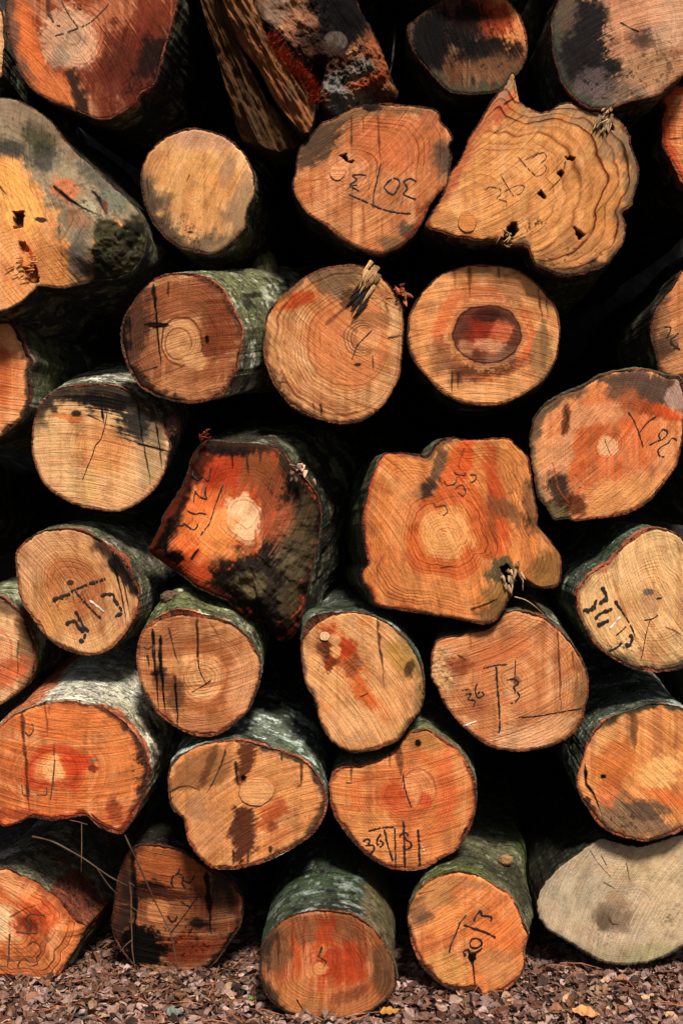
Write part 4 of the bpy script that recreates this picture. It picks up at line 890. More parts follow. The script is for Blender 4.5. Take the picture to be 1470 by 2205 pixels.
build_log('26', 'large orange-red log under white-patched bark, notched along its bottom',
  [(0,1566),(20,1546),(51,1529),(95,1512),(143,1505),(180,1509),(221,1522),(262,1549),(293,1583),(316,1624),(323,1658),(320,1675),(310,1717),(286,1765),(264,1796),(235,1790),(211,1779),(186,1757),(160,1760),(116,1767),(65,1761),(41,1772),(14,1779),(0,1776),(-40,1750),(-65,1690),(-50,1610)],
  pith=(112,1655), centre=(135,1650), y0=-.12, tilt=(.03,.06), ax=(.1,.2), L=1.4, base=(212,114,58), heart=(230,140,80), hr=.3, saw=5, ring=0.4, freq=110, mott=.35,
  ops=[('blob',150,1545,110,26,0,(222,124,66),.7,.5,.6),('blob',250,1640,60,90,0,(212,124,66),.5),('band',.22,.36,(186,62,30),.6),('blob',115,1655,22,26,0,(240,174,112),.8,.4,.3),('poly',[(130,1630),(205,1628),(205,1650),(150,1670)],(198,66,30),.7,10,.5),('blob',202,1637,8,6,0,(130,110,90),.8),('blob',200,1655,10,8,0,(120,50,28),.7),('edge',20,60,16,(62,36,26),.85),('edge',-60,40,8,(70,36,24),.7),('blob',245,1755,30,20,-20,(196,104,56),.7),('blob',245,1745,14,26,0,(130,54,28),.6,.6,.8),
    ('drip',[(48,1533),(52,1590),(58,1660),(64,1760)],9,(92,44,28),.85),('drip',[(98,1515),(105,1590)],5,(130,54,30),.7),('drip',[(107,1512),(108,1540)],4,(130,54,30),.7),('drip',[(118,1600),(116,1700)],4,(110,50,30),.6),('edge',100,70,10,(180,52,28),.7),('blob',30,1755,50,12,0,(150,62,34),.7,.5,.7),('drip',[(0,1590),(60,1600),(120,1600)],4,(236,150,92),.6),('drip',[(195,1752),(215,1768),(250,1783),(264,1785)],4,'D',.8),('speck',300,1660,24,70,'K',.8)],
  bark=dict(kind='grey', lichen=.85, boost=1.6, red=1.6, moss=.5, ops=[('sector',72,42,.004,.6,(178,174,158),.6),('sector',138,24,0,.5,(140,76,46),.9)]), bt=6, rimcol=(120,48,28))

build_log('27', 'orange log with a pale oval knot and a dark brown stain running down its middle',
  [(361,1673),(367,1649),(388,1625),(401,1619),(435,1602),(476,1594),(514,1592),(548,1600),(599,1614),(643,1631),(670,1651),(687,1675),(699,1704),(703,1738),(694,1768),(670,1799),(626,1829),(579,1853),(524,1869),(480,1873),(452,1867),(425,1843),(405,1809),(395,1765),(384,1755),(367,1734),(363,1707)],
  pith=(553,1704), y0=-.12, tilt=(-.02,.05), ax=(.02,.12), L=1.4, base=(208,136,78), saw=-30, ring=0.16, freq=120, mott=.3,
  ops=[('poly',[(375,1650),(440,1608),(475,1600),(500,1640),(470,1690),(440,1700),(400,1695),(368,1705)],(150,98,58),.85,10,.6),('drip',[(486,1612),(478,1645),(462,1680),(445,1708)],4.5,(44,26,18),.8),('drip',[(368,1705),(385,1695),(405,1692),(430,1702)],3.5,'D',.8),('blob',450,1650,10,50,20,(90,52,30),.6,.5,.8),
    ('poly',[(515,1600),(548,1604),(545,1640),(530,1680),(515,1690)],(88,46,28),.85,10,.9),('poly',[(505,1740),(540,1745),(560,1760),(545,1820),(530,1860),(505,1865),(498,1800)],(78,40,26),.85,12,.9),('poly',[(560,1745),(610,1715),(615,1750),(570,1790),(545,1790)],(178,84,44),.8,14,.9),('blob',585,1780,14,14,0,(130,56,30),.6,.6,.6),('blob',525,1675,7,7,0,'K',.95),('drip',[(508,1640),(512,1690)],8,'K',.6),
    ('blob',620,1680,60,40,20,(222,148,86),.6),('blob',450,1790,34,50,20,(196,132,86),.6),('blob',420,1740,20,30,0,(176,122,84),.6),('drip',[(650,1635),(650,1670),(648,1690)],8,(80,44,28),.9),('drip',[(648,1690),(638,1695)],4,(80,44,28),.8),('edge',30,40,16,(70,46,32),.8),('edge',-20,25,10,(60,40,30),.8),('edge',-60,30,9,(60,50,38),.8),('drip',[(520,1850),(518,1868)],6,'D',.9),('drip',[(535,1830),(534,1865)],6,'D',.8),('drip',[(503,1830),(504,1862)],6,'D',.8),('blob',582,1830,5,8,0,'D',.8),('drip',[(604,1615),(608,1640)],7,'D',.6),('speck',650,1740,60,60,(120,70,40),.5),('edge',100,70,8,(180,92,54),.7)],
  bark=dict(kind='teal', lichen=.55, boost=2.0, red=.8), bt=5, rimcol=(120,60,36))

build_log('28', 'orange log with 36 B between upright strokes low on its face',
  [(708,1693),(715,1670),(732,1654),(779,1646),(817,1636),(840,1622),(858,1605),(871,1588),(885,1574),(919,1571),(956,1594),(987,1614),(1007,1642),(1024,1683),(1026,1724),(1021,1758),(1007,1795),(984,1829),(949,1850),(909,1872),(854,1874),(810,1857),(772,1826),(735,1782),(715,1744)],
  pith=(870,1705), y0=-.06, tilt=(.02,.04), ax=(.08,.08), L=1.5, base=(216,132,72), heart=(206,108,58), hr=.42, saw=-8, ring=.5, freq=150, mott=.25,
  ops=[('oval',862,1712,44,42,-15,(198,96,52),.55),('blob',900,1690,34,40,-30,(228,146,90),.85,.3,.3),('ringline',900,1700,38,44,.06,(180,90,50),.7),('blob',848,1712,26,22,0,(186,78,40),.6),('blob',915,1722,14,14,0,(206,80,44),.6),('band',.55,.72,(206,104,54),.5),('blob',960,1690,20,80,0,(214,104,56),.5,.5,.4),('blob',800,1790,60,40,20,(222,146,82),.6),('blob',910,1590,44,24,20,(176,116,62),.75,.5,.5),('blob',900,1600,6,8,0,'K',.8),('drip',[(855,1610),(860,1640),(862,1670)],16,(110,62,38),.8),('drip',[(755,1655),(755,1685)],6,'D',.7),('drip',[(838,1625),(838,1650)],5,(140,72,44),.7),('drip',[(710,1690),(760,1685),(840,1668)],4,(190,84,46),.7),('drip',[(745,1686),(758,1687)],5,'D',.9),('edge',150,60,9,(130,64,38),.7),('edge',-10,50,10,(150,62,36),.6),('edge',0,40,5,'D',.5),('blob',1005,1795,8,14,0,'D',.8)],
  bark=dict(kind='moss', lichen=.3, boost=1.5, red=1.1), bt=6, rimcol=(140,66,40))

build_log('29', 'bright orange log under a patch of grey bark in the lower left corner',
  [(0,1873),(20,1871),(51,1894),(85,1922),(115,1944),(140,1972),(162,1996),(178,2006),(166,2035),(150,2064),(122,2108),(112,2115),(61,2108),(0,2106),(-70,2095),(-125,2030),(-115,1940),(-60,1885)],
  pith=(0,1985), y0=-.05, tilt=(.1,.04), ax=(.22,.12), L=1.4, base=(216,116,62), heart=(246,190,130), hr=.32, saw=35, ring=.75, freq=90, wob=2, mott=.3,
  ops=[('blob',30,1900,40,30,35,(232,158,104),.8,.5,.6),('blob',5,1985,30,34,0,(250,204,150),.9,.4,.3),('blob',70,1985,40,40,0,(196,72,36),.6,.6,.7),('blob',60,1990,20,16,0,(100,40,24),.6,.6,.8),('blob',150,2030,26,40,30,(226,134,76),.8,.4,.5),('poly',[(110,2000),(140,1985),(125,2040),(120,2100),(108,2090),(104,2040)],(224,150,96),.75,7,.5),('blob',40,2080,80,16,0,(196,118,70),.7),('edge',-40,50,10,(176,92,54),.7),('chamfer',-30,50,40,.05),('drip',[(20,1975),(60,1955),(85,1950)],5,'D',.5),('edge',90,60,6,(130,60,36),.7)],
  bark=dict(kind='grey', lichen=.3, boost=1.0, red=.5, amp=.012, ops=[('sector',25,40,0,.16,(116,58,38),.9),('sector',62,20,.0,.14,(112,110,86),.9)]), bt=5, rimcol=(170,76,44))

build_log('30', 'dark brown wet log behind thin twigs, resting on the leaf litter',
  [(289,1823),(323,1818),(361,1823),(401,1836),(432,1860),(460,1878),(492,1896),(520,1925),(526,1955),(515,2000),(485,2046),(455,2082),(418,2107),(374,2106),(323,2098),(289,2081),(259,2044),(241,2003),(240,1976),(245,1942),(252,1897),(265,1857)],
  pith=(345,1965), y0=-.01, tilt=(.0,-.06), ax=(.0,.02), base=(108,58,34), saw=6, ring=.4, freq=110, mott=.4,
  ops=[('blob',350,1870,80,44,10,(160,86,46),.85,.5,.8),('blob',360,1975,60,40,0,(150,92,56),.75,.5,.6),('blob',340,1962,22,22,0,(196,128,78),.7,.4,.4),('blob',310,1915,50,16,0,'K',.75,.6,.9),('blob',350,1925,80,10,6,(70,32,20),.7,.5,.9),('blob',400,2040,60,30,0,(108,44,24),.7,.6,.8),
    ('blob',265,1950,26,90,5,(44,32,26),.8,.5,.5),('poly',[(280,1990),(330,2000),(360,2040),(350,2090),(290,2080),(262,2040)],'K',.92,16,.6),('drip',[(286,1830),(290,1920),(292,2000),(295,2060)],14,'K',.85),('drip',[(445,1880),(450,1940),(455,2010)],14,'K',.85),('blob',478,1910,24,60,-10,(50,40,30),.8,.6,.6),('blob',475,1960,16,34,0,(126,84,56),.6,.7,.6),('blob',430,1990,20,12,0,'K',.7,.7,.7),('edge',80,80,14,'K',.75),('drip',[(335,2030),(450,2025)],5,(170,96,50),.7),('edge',200,50,12,(90,44,28),.6),('drip',[(240,1945),(285,1948)],5,(160,80,44),.6),('speck',400,2030,110,70,'K',.7)],
  bark=dict(kind='dark', lichen=.2), bt=4, rimcol=(110,66,42))

build_log('31', 'brown-red log under dark green lichen-spotted bark, bottom centre on the leaves',
  [(558,2088),(562,2047),(579,2013),(606,1983),(643,1966),(691,1960),(732,1964),(769,1974),(803,2000),(830,2034),(847,2071),(854,2105),(851,2129),(834,2153),(803,2176),(772,2191),(718,2197),(664,2193),(616,2180),(582,2156),(565,2125)],
  pith=(690,2085), y0=-.3, tilt=(.0,.02), ax=(.01,.01), L=2.0, base=(172,96,54), heart=(190,78,38), hr=.5, saw=88, ring=.6, freq=120, mott=.45,
  ops=[('blob',700,2000,110,30,0,(138,84,52),.75,.5,.9),('blob',600,2050,26,50,0,(120,80,52),.7,.5,.8),('blob',700,2010,20,40,10,(170,64,32),.7,.5,.9),('blob',640,2150,60,40,0,(196,124,72),.75,.5,.7),('blob',760,2150,60,34,0,(190,116,70),.7,.5,.8),('blob',740,2075,50,44,0,(178,62,30),.65,.5,.5),('blob',826,2090,24,60,0,(108,74,48),.8,.5,.5),('edge',175,40,22,(60,44,34),.85),('blob',680,2088,22,14,-20,(218,140,84),.95,.3,.3),('blob',692,2050,8,16,20,(200,120,70),.8),('drip',[(692,2038),(686,2060),(702,2070),(698,2086)],5,'D',.7),('blob',760,2140,50,14,-20,(120,60,36),.5,.5,.9),('drip',[(630,1985),(628,2060)],8,(130,54,30),.6),('drip',[(655,1972),(652,2060)],7,(130,54,30),.6),('drip',[(780,1990),(790,2060)],6,(130,54,30),.6),('drip',[(598,2010),(600,2080)],6,'D',.6),('edge',80,70,10,(150,110,74),.6)],
  bark=dict(kind='teal', lichen=.5, boost=1.0, red=.5, moss=.6, taper=.03, ops=[('sector',25,30,.02,1.2,(112,94,60),.7)]), bt=4, rimcol=(170,84,46), rag=.8)

build_log('32', 'orange log marked 30 3 with thick mossy green bark and a knot behind it',
  [(876,1979),(881,1949),(905,1911),(936,1887),(980,1876),(1000,1876),(1028,1884),(1069,1908),(1096,1925),(1113,1952),(1123,1979),(1137,2010),(1133,2030),(1127,2051),(1130,2074),(1123,2098),(1106,2119),(1079,2139),(1045,2146),(1024,2132),(987,2136),(956,2125),(912,2088),(888,2040),(881,2006)],
  pith=(985,2020), y0=-.15, tilt=(.02,.05), ax=(.16,.0), L=1.5, base=(218,128,70), saw=-32, ring=0.28, freq=140, mott=.35,
  ops=[('blob',940,1930,40,40,-40,(190,132,78),.8,.5,.8),('blob',900,1960,20,30,10,(120,86,60),.6,.6,.9),('blob',1060,2020,50,50,-30,(224,120,60),.7,.5,.7),('blob',1070,2080,40,40,0,(206,138,84),.6),('blob',960,2090,50,34,30,(214,150,84),.75,.4,.6),('blob',960,1980,50,30,-30,(232,142,78),.6,.5,.8),('drip',[(1010,2045),(1018,2080),(1022,2130)],8,'K',.85),('blob',1016,2062,8,10,0,'K',.9),('edge',140,40,10,(110,50,28),.7),('edge',85,50,9,(96,46,28),.7),('drip',[(900,1925),(940,1915)],6,'D',.5),('blob',915,1975,20,10,-30,(90,66,50),.6,.6,.9),('blob',1000,1900,60,12,10,(170,112,68),.6)],
  bark=dict(kind='moss', lichen=.28, boost=1.3, red=.2, moss=.9, amp=.01, bumps=[(45,20,.42,.16,.03),(5,20,.2,.1,.015)]), bt=6, rimcol=(196,106,66), rag=.9)

build_log('33', 'dry greyish beige weathered log without any orange, lower right on the leaves',
  [(1157,1932),(1171,1901),(1208,1863),(1256,1826),(1290,1806),(1324,1813),(1371,1823),(1402,1816),(1439,1804),(1470,1798),(1525,1830),(1560,1900),(1550,1970),(1510,2015),(1470,2039),(1446,2054),(1392,2074),(1337,2079),(1293,2071),(1252,2051),(1215,2023),(1174,2000),(1155,1966)],
  pith=(1330,1970), y0=-.0, tilt=(.0,.05), ax=(.05,.03), base=(190,166,134), saw=-60, ring=0.12, freq=130, mott=.06, rough=.004,
  ops=[('blob',1440,1900,70,80,0,(204,174,132),.6,.6,.3),('blob',1250,1930,70,60,0,(180,162,132),.6),('blob',1315,1975,40,28,10,(120,100,78),.75,.6,.2),('blob',1300,1985,16,18,0,(102,82,62),.6,.5,.2),('blob',1330,1940,30,20,30,(150,120,92),.5,.6,.2),('blob',1340,2050,80,24,0,(170,150,118),.6),('blob',1390,2050,60,20,-10,(160,146,104),.5),('blob',1400,1870,90,26,0,(206,176,132),.5),('speck',1430,1970,60,40,(120,104,76),.7),('speck',1300,2015,60,30,(110,96,72),.7),('speck',1200,1930,60,50,(130,112,84),.4),('edge',90,60,14,(156,142,114),.5),('edge',200,60,14,(150,134,110),.4)],
  bark=dict(kind='dark', lichen=.5, boost=.6, red=0, amp=.012), bt=2, rag=1.8, rimcol=(110,98,70))

# ================================================================= writing, cracks, knots, splinters
marks('1','number_marking',(0,0),[(7,[(350,225),(420,205),(560,150),(640,80),(690,25)]),(7,[(390,0),(430,80),(500,178)]),(6,[(490,10),(500,50),(525,55),(510,30)]),(7,[(310,90),(350,150),(385,165)])],M_FAINT,.15)
marks('8','number_marking',(480,0),[(9,[(905,1110),(865,1105),(820,1108),(845,1140),(803,1168),(850,1172)]),(9,[(800,1176),(828,1190),(862,1208)]),(9,[(1000,1035),(985,1090),(970,1160),(955,1220),(950,1310)]),(10,[(1080,1125),(1115,1140),(1110,1180),(1075,1230),(1020,1190),(1045,1150),(1080,1125)]),(10,[(1225,1150),(1180,1130),(1145,1150),(1165,1190),(1140,1225),(1175,1245),(1220,1262)]),(8,[(800,1232),(900,1275),(1000,1320),(1100,1345),(1190,1352)])],M_INK,.1)
marks('6','number_marking',(970,0),[(4,[(215,1205),(245,1185),(310,1195),(315,1230),(290,1255),(350,1275),(350,1310)]),(4,[(320,1115),(345,1160),(398,1243)]),(4,[(335,1215),(390,1185),(440,1170),(465,1185),(440,1225),(405,1235)]),(4,[(425,990),(470,1045),(545,1120)]),(4,[(515,1000),(550,975),(590,965),(605,1000),(570,1030)]),(4,[(590,1040),(605,1065),(580,1100),(545,1118)])],M_FAINT,.15)
marks('16','number_marking',(0,540),[(9,[(1215,1390),(1215,1420),(1255,1450),(1280,1430),(1315,1455),(1330,1425),(1335,1370)]),(9,[(1305,1495),(1300,1540),(1310,1570),(1265,1555),(1230,1520)]),(8,[(1240,1515),(1230,1550),(1225,1590)]),(8,[(1415,1480),(1390,1540),(1360,1620),(1330,1720),(1300,1760),(1270,1800)]),(8,[(1185,1645),(1230,1665),(1265,1660),(1315,1670)]),(9,[(1115,1735),(1160,1740),(1165,1725),(1220,1765),(1250,1745),(1250,1725)])],M_INK,.12)
marks('17','number_marking',(480,540),[(7,[(1400,1455),(1410,1480),(1440,1482),(1470,1470),(1480,1430)]),(7,[(1460,1400),(1490,1415),(1530,1420),(1535,1400)]),(7,[(1560,1415),(1600,1420),(1595,1450),(1560,1470)]),(7,[(1470,1500),(1510,1480),(1535,1520),(1520,1550),(1485,1530),(1470,1500)]),(7,[(1330,1590),(1350,1620),(1400,1610),(1420,1650),(1390,1675),(1365,1660)])],M_FAINT,.08)
marks('18','number_marking',(970,540),[(7,[(1120,1020),(1150,1060),(1185,1140),(1215,1240)]),(9,[(1195,1145),(1240,1090),(1300,1045)]),(8,[(1255,1228),(1300,1205),(1340,1190),(1370,1150),(1345,1130),(1315,1160),(1325,1195)]),(8,[(1430,1200),(1400,1185),(1375,1215),(1340,1235),(1310,1260),(1320,1295),(1350,1305)])],M_INK,.12)
marks('19','number_marking',(0,1080),[(24,[(335,622),(370,610),(400,600),(445,580)]),(18,[(445,578),(490,550),(600,510),(670,490)]),(16,[(480,565),(540,640),(590,690),(640,740)]),(19,[(640,595),(680,585),(720,590),(730,625),(770,680),(765,710),(730,728)]),(18,[(480,690),(510,750),(540,800),(575,825)]),(22,[(415,775),(470,755),(500,790),(540,835),(535,870),(505,890)])],M_INK,.22)
marks('19','chalk_dash',(0,1080),[(10,[(568,622),(610,655),(660,695)])],M_CHALK,.1)
marks('20','number_marking',(970,1080),[(26,[(955,540),(980,580),(975,620),(940,640),(915,635),(900,670),(860,690),(835,685)]),(20,[(915,745),(930,715),(980,695),(1030,675)]),(28,[(925,785),(960,765),(1000,755)]),(20,[(1040,625),(1060,660),(1080,690)]),(8,[(1080,690),(1130,770),(1165,850)]),(8,[(1045,845),(1110,790)]),(22,[(1130,840),(1150,865),(1130,905),(1100,905)]),(13,[(1000,945),(1060,915),(1080,890)])],M_INK,.12)
marks('20','chalk_dash',(970,1080),[(12,[(1003,803),(1040,762),(1072,730)])],M_CHALK,.0)
marks('20','crack',(970,1080),[(5,[(1260,750),(1235,830),(1215,940),(1200,1000)]),(5,[(1220,750),(1275,740),(1310,715)]),(9,[(1300,612),(1318,610),(1335,608)])],M_CRACK,.05)
marks('24','number_marking',(970,1080),[(7,[(205,1055),(280,1035),(355,1030)]),(12,[(287,1040),(293,1150),(305,1290),(310,1400),(305,1465)]),(8,[(355,1130),(400,1120),(430,1150),(395,1175),(430,1220),(425,1250),(380,1278)]),(6,[(410,1000),(405,1100),(405,1220)]),(9,[(95,1220),(130,1215),(110,1250),(155,1260),(140,1298)]),(9,[(165,1150),(155,1200),(175,1240),(210,1220),(190,1200),(170,1215)]),(6,[(70,1195),(115,1185)])],M_INK,.1)
marks('24','crack',(970,1080),[(6,[(430,1365),(560,1355),(700,1330),(840,1308),(850,1325)])],M_CRACK,.05)
marks('24','chalk_dash',(970,1080),[(9,[(80,1420),(120,1405),(160,1390)])],M_CHALK,.1)
marks('28','number_marking',(480,1605),[(11,[(885,605),(915,590),(930,610),(905,635),(950,630),(955,660),(925,688)]),(11,[(1000,560),(975,600),(980,630),(1000,640),(1015,615),(990,600)]),(9,[(920,540),(1010,520),(1080,515)]),(12,[(1022,530),(1040,620),(1075,730)]),(9,[(1085,520),(1090,640),(1092,765)]),(10,[(1115,575),(1140,550),(1170,560),(1150,590),(1185,610),(1190,640),(1150,660)]),(14,[(1143,480),(1145,600),(1152,768)]),(13,[(1235,530),(1240,640),(1243,760)])],M_INK,.06)
marks('28','crack',(480,1605),[(7,[(1140,180),(1150,270),(1180,360),(1190,390)])],M_CRACK)
marks('28','chalk_dash',(480,1605),[(6,[(1255,620),(1280,690)])],M_CHALK,.2)
marks('32','number_marking',(480,1605),[(12,[(1585,1112),(1600,1080),(1625,1045),(1640,1075),(1690,1080),(1700,1095),(1693,1112)]),(12,[(1520,1135),(1580,1155),(1670,1185),(1725,1218)]),(11,[(1580,1220),(1560,1245),(1570,1275),(1605,1280),(1635,1260),(1630,1235),(1600,1220),(1580,1222)]),(12,[(1520,1330),(1535,1325),(1520,1305),(1550,1290),(1565,1315),(1605,1305),(1640,1280)]),(8,[(1540,1070),(1500,1120),(1470,1200),(1445,1250),(1430,1310)])],M_INK,.1)
marks('29','number_marking',(0,1605),[(11,[(65,1190),(60,1290),(52,1395)]),(8,[(165,1085),(200,1065),(290,1075)]),(10,[(105,1180),(170,1185),(240,1188)]),(9,[(235,1120),(238,1190)]),(7,[(185,1080),(180,1130),(175,1180)]),(8,[(185,1255),(220,1240),(255,1270),(260,1310),(235,1340),(240,1380),(200,1395)]),(9,[(115,1405),(125,1370),(155,1345),(190,1370)])],M_FAINT,.08)
marks('30','number_marking',(0,1605),[(11,[(1135,775),(1130,805),(1095,830),(1088,870),(1100,895)]),(10,[(1120,815),(1160,825),(1155,870),(1175,910)]),(10,[(1160,850),(1200,870),(1235,820)]),(8,[(1265,930),(1200,1030),(1080,1190)]),(9,[(1140,985),(1200,1020)]),(12,[(1060,1080),(1095,1118),(1125,1080)])],M_INK,.15)
marks('14','number_marking',(970,540),[(9,[(1350,480),(1390,485),(1385,515),(1365,550)]),(10,[(1440,520),(1395,560),(1400,590),(1450,625)]),(11,[(1405,620),(1440,595)])],M_INK,.1)
marks('26','number_marking',(0,1605),[(8,[(140,250),(150,310),(185,315)]),(8,[(350,90),(345,150),(340,200),(320,345)]),(8,[(240,310),(295,310),(298,260)]),(8,[(205,-140),(215,-100),(190,-65),(160,-85)])],M_FAINT,.12)
marks('22','number_marking',(0,1080),[(8,[(905,915),(940,930),(975,910),(970,960)]),(7,[(945,980),(940,1020)])],M_FAINT,.1)
marks('15','crack',(0,540),[(5,[(680,1030),(665,1110),(640,1190),(605,1235),(585,1300),(555,1370),(525,1450)])],M_CRACK)
marks('12','crack',(480,540),[(6,[(945,500),(900,545),(850,600),(815,690)])],M_CRACK,.05)
marks('23','crack',(480,1080),[(6,[(868,1235),(895,1222),(920,1208)])],M_CRACK)
marks('27','crack',(480,1605),[(7,[(205,255),(225,290),(245,325)]),(5,[(180,320),(200,310)])],M_CRACK)
marks('5','crack',(970,0),[(6,[(1070,140),(1130,175),(1190,200)])],M_CRACK)
marks('22','crack',(0,1080),[(5,[(1250,1000),(1270,1080),(1305,1150)]),(5,[(1215,1205),(1270,1175),(1335,1130)])],M_CRACK)
marks('33','crack',(970,1605),[(2,[(880,660),(930,740),(1010,830)]),(3,[(950,690),(985,760)]),(3,[(1110,740),(1130,850)]),(3,[(960,860),(1040,905)]),(3,[(1210,1330),(1195,1360)]),(8,[(1000,1085),(1020,1125),(1060,1130)])],M_FAINT)
marks('31','crack',(480,1605),[(7,[(465,1605),(500,1660),(530,1725)])],M_CRACK)

knot('27',553,1704,42,34,-10,(232,164,104),(150,84,48))
knot('6',1005,480,22,23,0,(210,132,72),(120,66,34))
knot('23',699,1370,12,11,0,(244,196,150),(190,120,76))
knot('8',726,372,18,18,0,(240,164,110),(206,128,80))
shards('12','splinter',803,588,122,9,22,46,10,(186,144,96),(104,72,46),rad=26,lift=.016,seed=4)
shards('12','dark_tear',785,620,125,12,26,46,11,(24,18,14),(40,28,20),rad=22,lift=.008,seed=9)  # near-black shards just below the pale splinter
shards('12','bark_flake',862,632,15,60,14,20,8,(176,84,50),(120,70,44),rad=20,lift=.03,seed=5)
shards('17','splinter',1104,1234,75,18,18,26,8,(176,144,104),(92,70,46),rad=24,lift=.01,seed=6)
shards('6','splinter',1300,252,125,14,16,34,12,(166,134,94),(96,74,52),rad=22,lift=.012,seed=7)
shards('6','splinter',1098,508,120,50,12,24,4,(206,170,120),(120,84,54),rad=16,lift=.02,seed=8)
shards('16','bark_flake',645,1010,50,60,14,14,10,(196,150,122),(140,104,84),rad=24,lift=.03,seed=11)
shards('16','bark_flake',440,945,-60,30,14,20,6,(150,60,36),(110,44,28),rad=12,lift=.02,seed=12)
shards('2','splinter',58,575,165,10,16,20,4,(222,150,90),(170,96,52),rad=26,lift=.012,seed=14)
burr('15','branch_knot',372,920,.02,.033,(84,50,32),squash=(.8,.7,1.2))
burr('22','branch_knot',368,1288,.07,.03,(96,74,52),squash=(1.1,.8,.8))
burr('32','branch_knot',1088,1852,.22,.022,(150,110,70),squash=(1,.6,.9))
burr('11','branch_stub',572,592,.42,.075,(104,100,62),squash=(.7,.9,1.1),amp=.22)

# ================================================================= added unseen logs carry the pile on and block light from the gaps
rgx = random.Random(77)
def round_outline(x, y, r, s):
    g = random.Random(s)
    return [(x + r * (1 + g.uniform(-.09, .09)) * math.cos(a), y + r * (1 + g.uniform(-.09, .09)) * math.sin(a)) for a in [k * math.pi / 9 for k in range(18)]]
_nang, _nring = NANG, NRING
NANG, NRING = 96, 20
for i, (x, y, r, tx) in enumerate([(40,-300,165,'above the red-brown log with the pale heart'),(390,-190,150,'above the split slabs'),(720,-265,165,'above the lichen-crusted broken end'),(1045,-210,160,'above the blackened log'),(1390,-275,165,'above the big greyish log'),
      (-300,330,160,'left of the log with rot holes'),(1780,-40,170,'right of the big greyish log'),(1760,560,160,'right of the red-rimmed log'),(-330,1120,170,'left of the peach-orange log'),(1700,1010,150,'right of the log marked 36 95'),(1740,1500,165,'right of the orange log with the cracked bark strip')]):
    build_log(str(100 + i), 'added unseen pale log blocking light, ' + tx, round_outline(x, y, r, i), y0=.05, L=2.2, base='T', ring=.5, saw=rgx.uniform(-60, 60), ax=(0, .03), bark=dict(kind='beech'))
NANG, NRING = _nang, _nring
# ================================================================= split slabs at the top
def slab(label, pts, y0, depth_px, colA, colB, fringe=None, seed=1):
    """a cleft slab lying nearly across the view: pts is its outline on the near side"""
    n = 220
    O = catmull(pts, n)
    cen = O.mean(0)
    d = O - cen
    e = np.linalg.svd(d - d.mean(0), full_matrices=False)[2][0]      # long direction
    nr = 40
    t = np.linspace(0, 1, nr)
    P = (cen + t[:, None, None] * (O - cen)[None]).reshape(-1, 2)
    u = (P - cen) @ e; v = (P - cen) @ np.array([-e[1], e[0]])
    vmax = np.abs(v).max()
    relief = .05 * (fbm2(u / 60, v / 22, seed + 8, 4) - .5) - 0.07 * np.sqrt(np.clip(1 - (v / vmax) ** 2, 0, 1)) + 0.022 * (fbm2(u / 90, v / 7, seed, 4) - 0.5) * 2 + .012 * (fbm2(u / 30, v / 12, seed + 5, 3) - .5)
    pl = Plane(cen, y0, 0.0, 0.0)
    W = pl.w(P); W[:, 1] += relief
    f = fbm2(u / 120, v / 6, seed + 2, 4)[:, None]; g = fbm2(u / 40, v / 30, seed + 3, 4)[:, None]
    c = lin(colA) * (1 - f) + lin(colB) * f
    k = sstep(.55, .7, g) * .6
    c = c * (1 - k) + lin((60, 50, 30)) * k
    back = pl.w(O); back[:, 1] += 0.10
    back2 = back.mean(0) + (back - back.mean(0)) * 0.1
    base = pl.w(O)
    loc = np.array([pl.w(cen)[0], y0, base[:, 2].min()])
    root = empty('split_slab', loc, label, 'split log', 'split slabs at the top of the pile')
    dpx = (CD + y0) / F_PX
    make_mesh('cleft_face', W, grid_faces(nr, n)[:, ::-1], M_WOOD, root, loc=loc, colors=np.clip(c, 0, 1),
              vecs={'ring': np.stack([v * dpx * 200, np.full(len(v), .8), v * 0], -1), 'saw': np.stack([u * dpx + seed, v * dpx, v * 0], -1)})
    edge = W[-n:]
    Vb = np.concatenate([edge, back, back2])
    make_mesh('bark', Vb, grid_faces(3, n), M_TINT, root, loc=loc, colors=np.tile(lin((44, 34, 24)), (len(Vb), 1)))
    if fringe is not None:
        rnd = random.Random(seed)
        V, Fc, Cc = [], [], []
        for i in range(420):
            q = rnd.random()
            k = q * (len(fringe) - 1); a = int(min(k, len(fringe) - 2)); r = k - a
            x = fringe[a][0] * (1 - r) + fringe[a + 1][0] * r + rnd.gauss(0, 6); y = fringe[a][1] * (1 - r) + fringe[a + 1][1] * r + rnd.gauss(0, 6)
            an = math.radians(rnd.gauss(-40, 30)); l = rnd.uniform(6, 20); w = rnd.uniform(1.0, 2.6)
            nn = np.array([-math.sin(an), math.cos(an)]); dd = np.array([math.cos(an), math.sin(an)])
            o = len(V); p = np.array([x, y])
            V += [pl.w(p + nn * w) + (0, -.06, 0), pl.w(p - nn * w) + (0, -.06, 0), pl.w(p + dd * l) + (0, -.07 - rnd.random() * .04, 0)]
            cc = lin((176, 64, 30)) * rnd.uniform(.35, 1.1); Cc += [cc, cc, cc]
            Fc.append((o, o + 1, o + 2))
        make_mesh('torn_fibres', np.array(V), np.array(Fc), M_TINT, root, loc=loc, colors=np.array(Cc), smooth=False)
    return root
slab('dark weathered slab lying below the brighter slab with red fibres',
  [(430,-30),(478,-20),(500,55),(520,120),(560,200),(600,262),(646,305),(640,325),(602,338),(560,325),(520,300),(498,230),(470,130),(445,50)], .13, 40, (40,28,18), (98,66,38), seed=21)
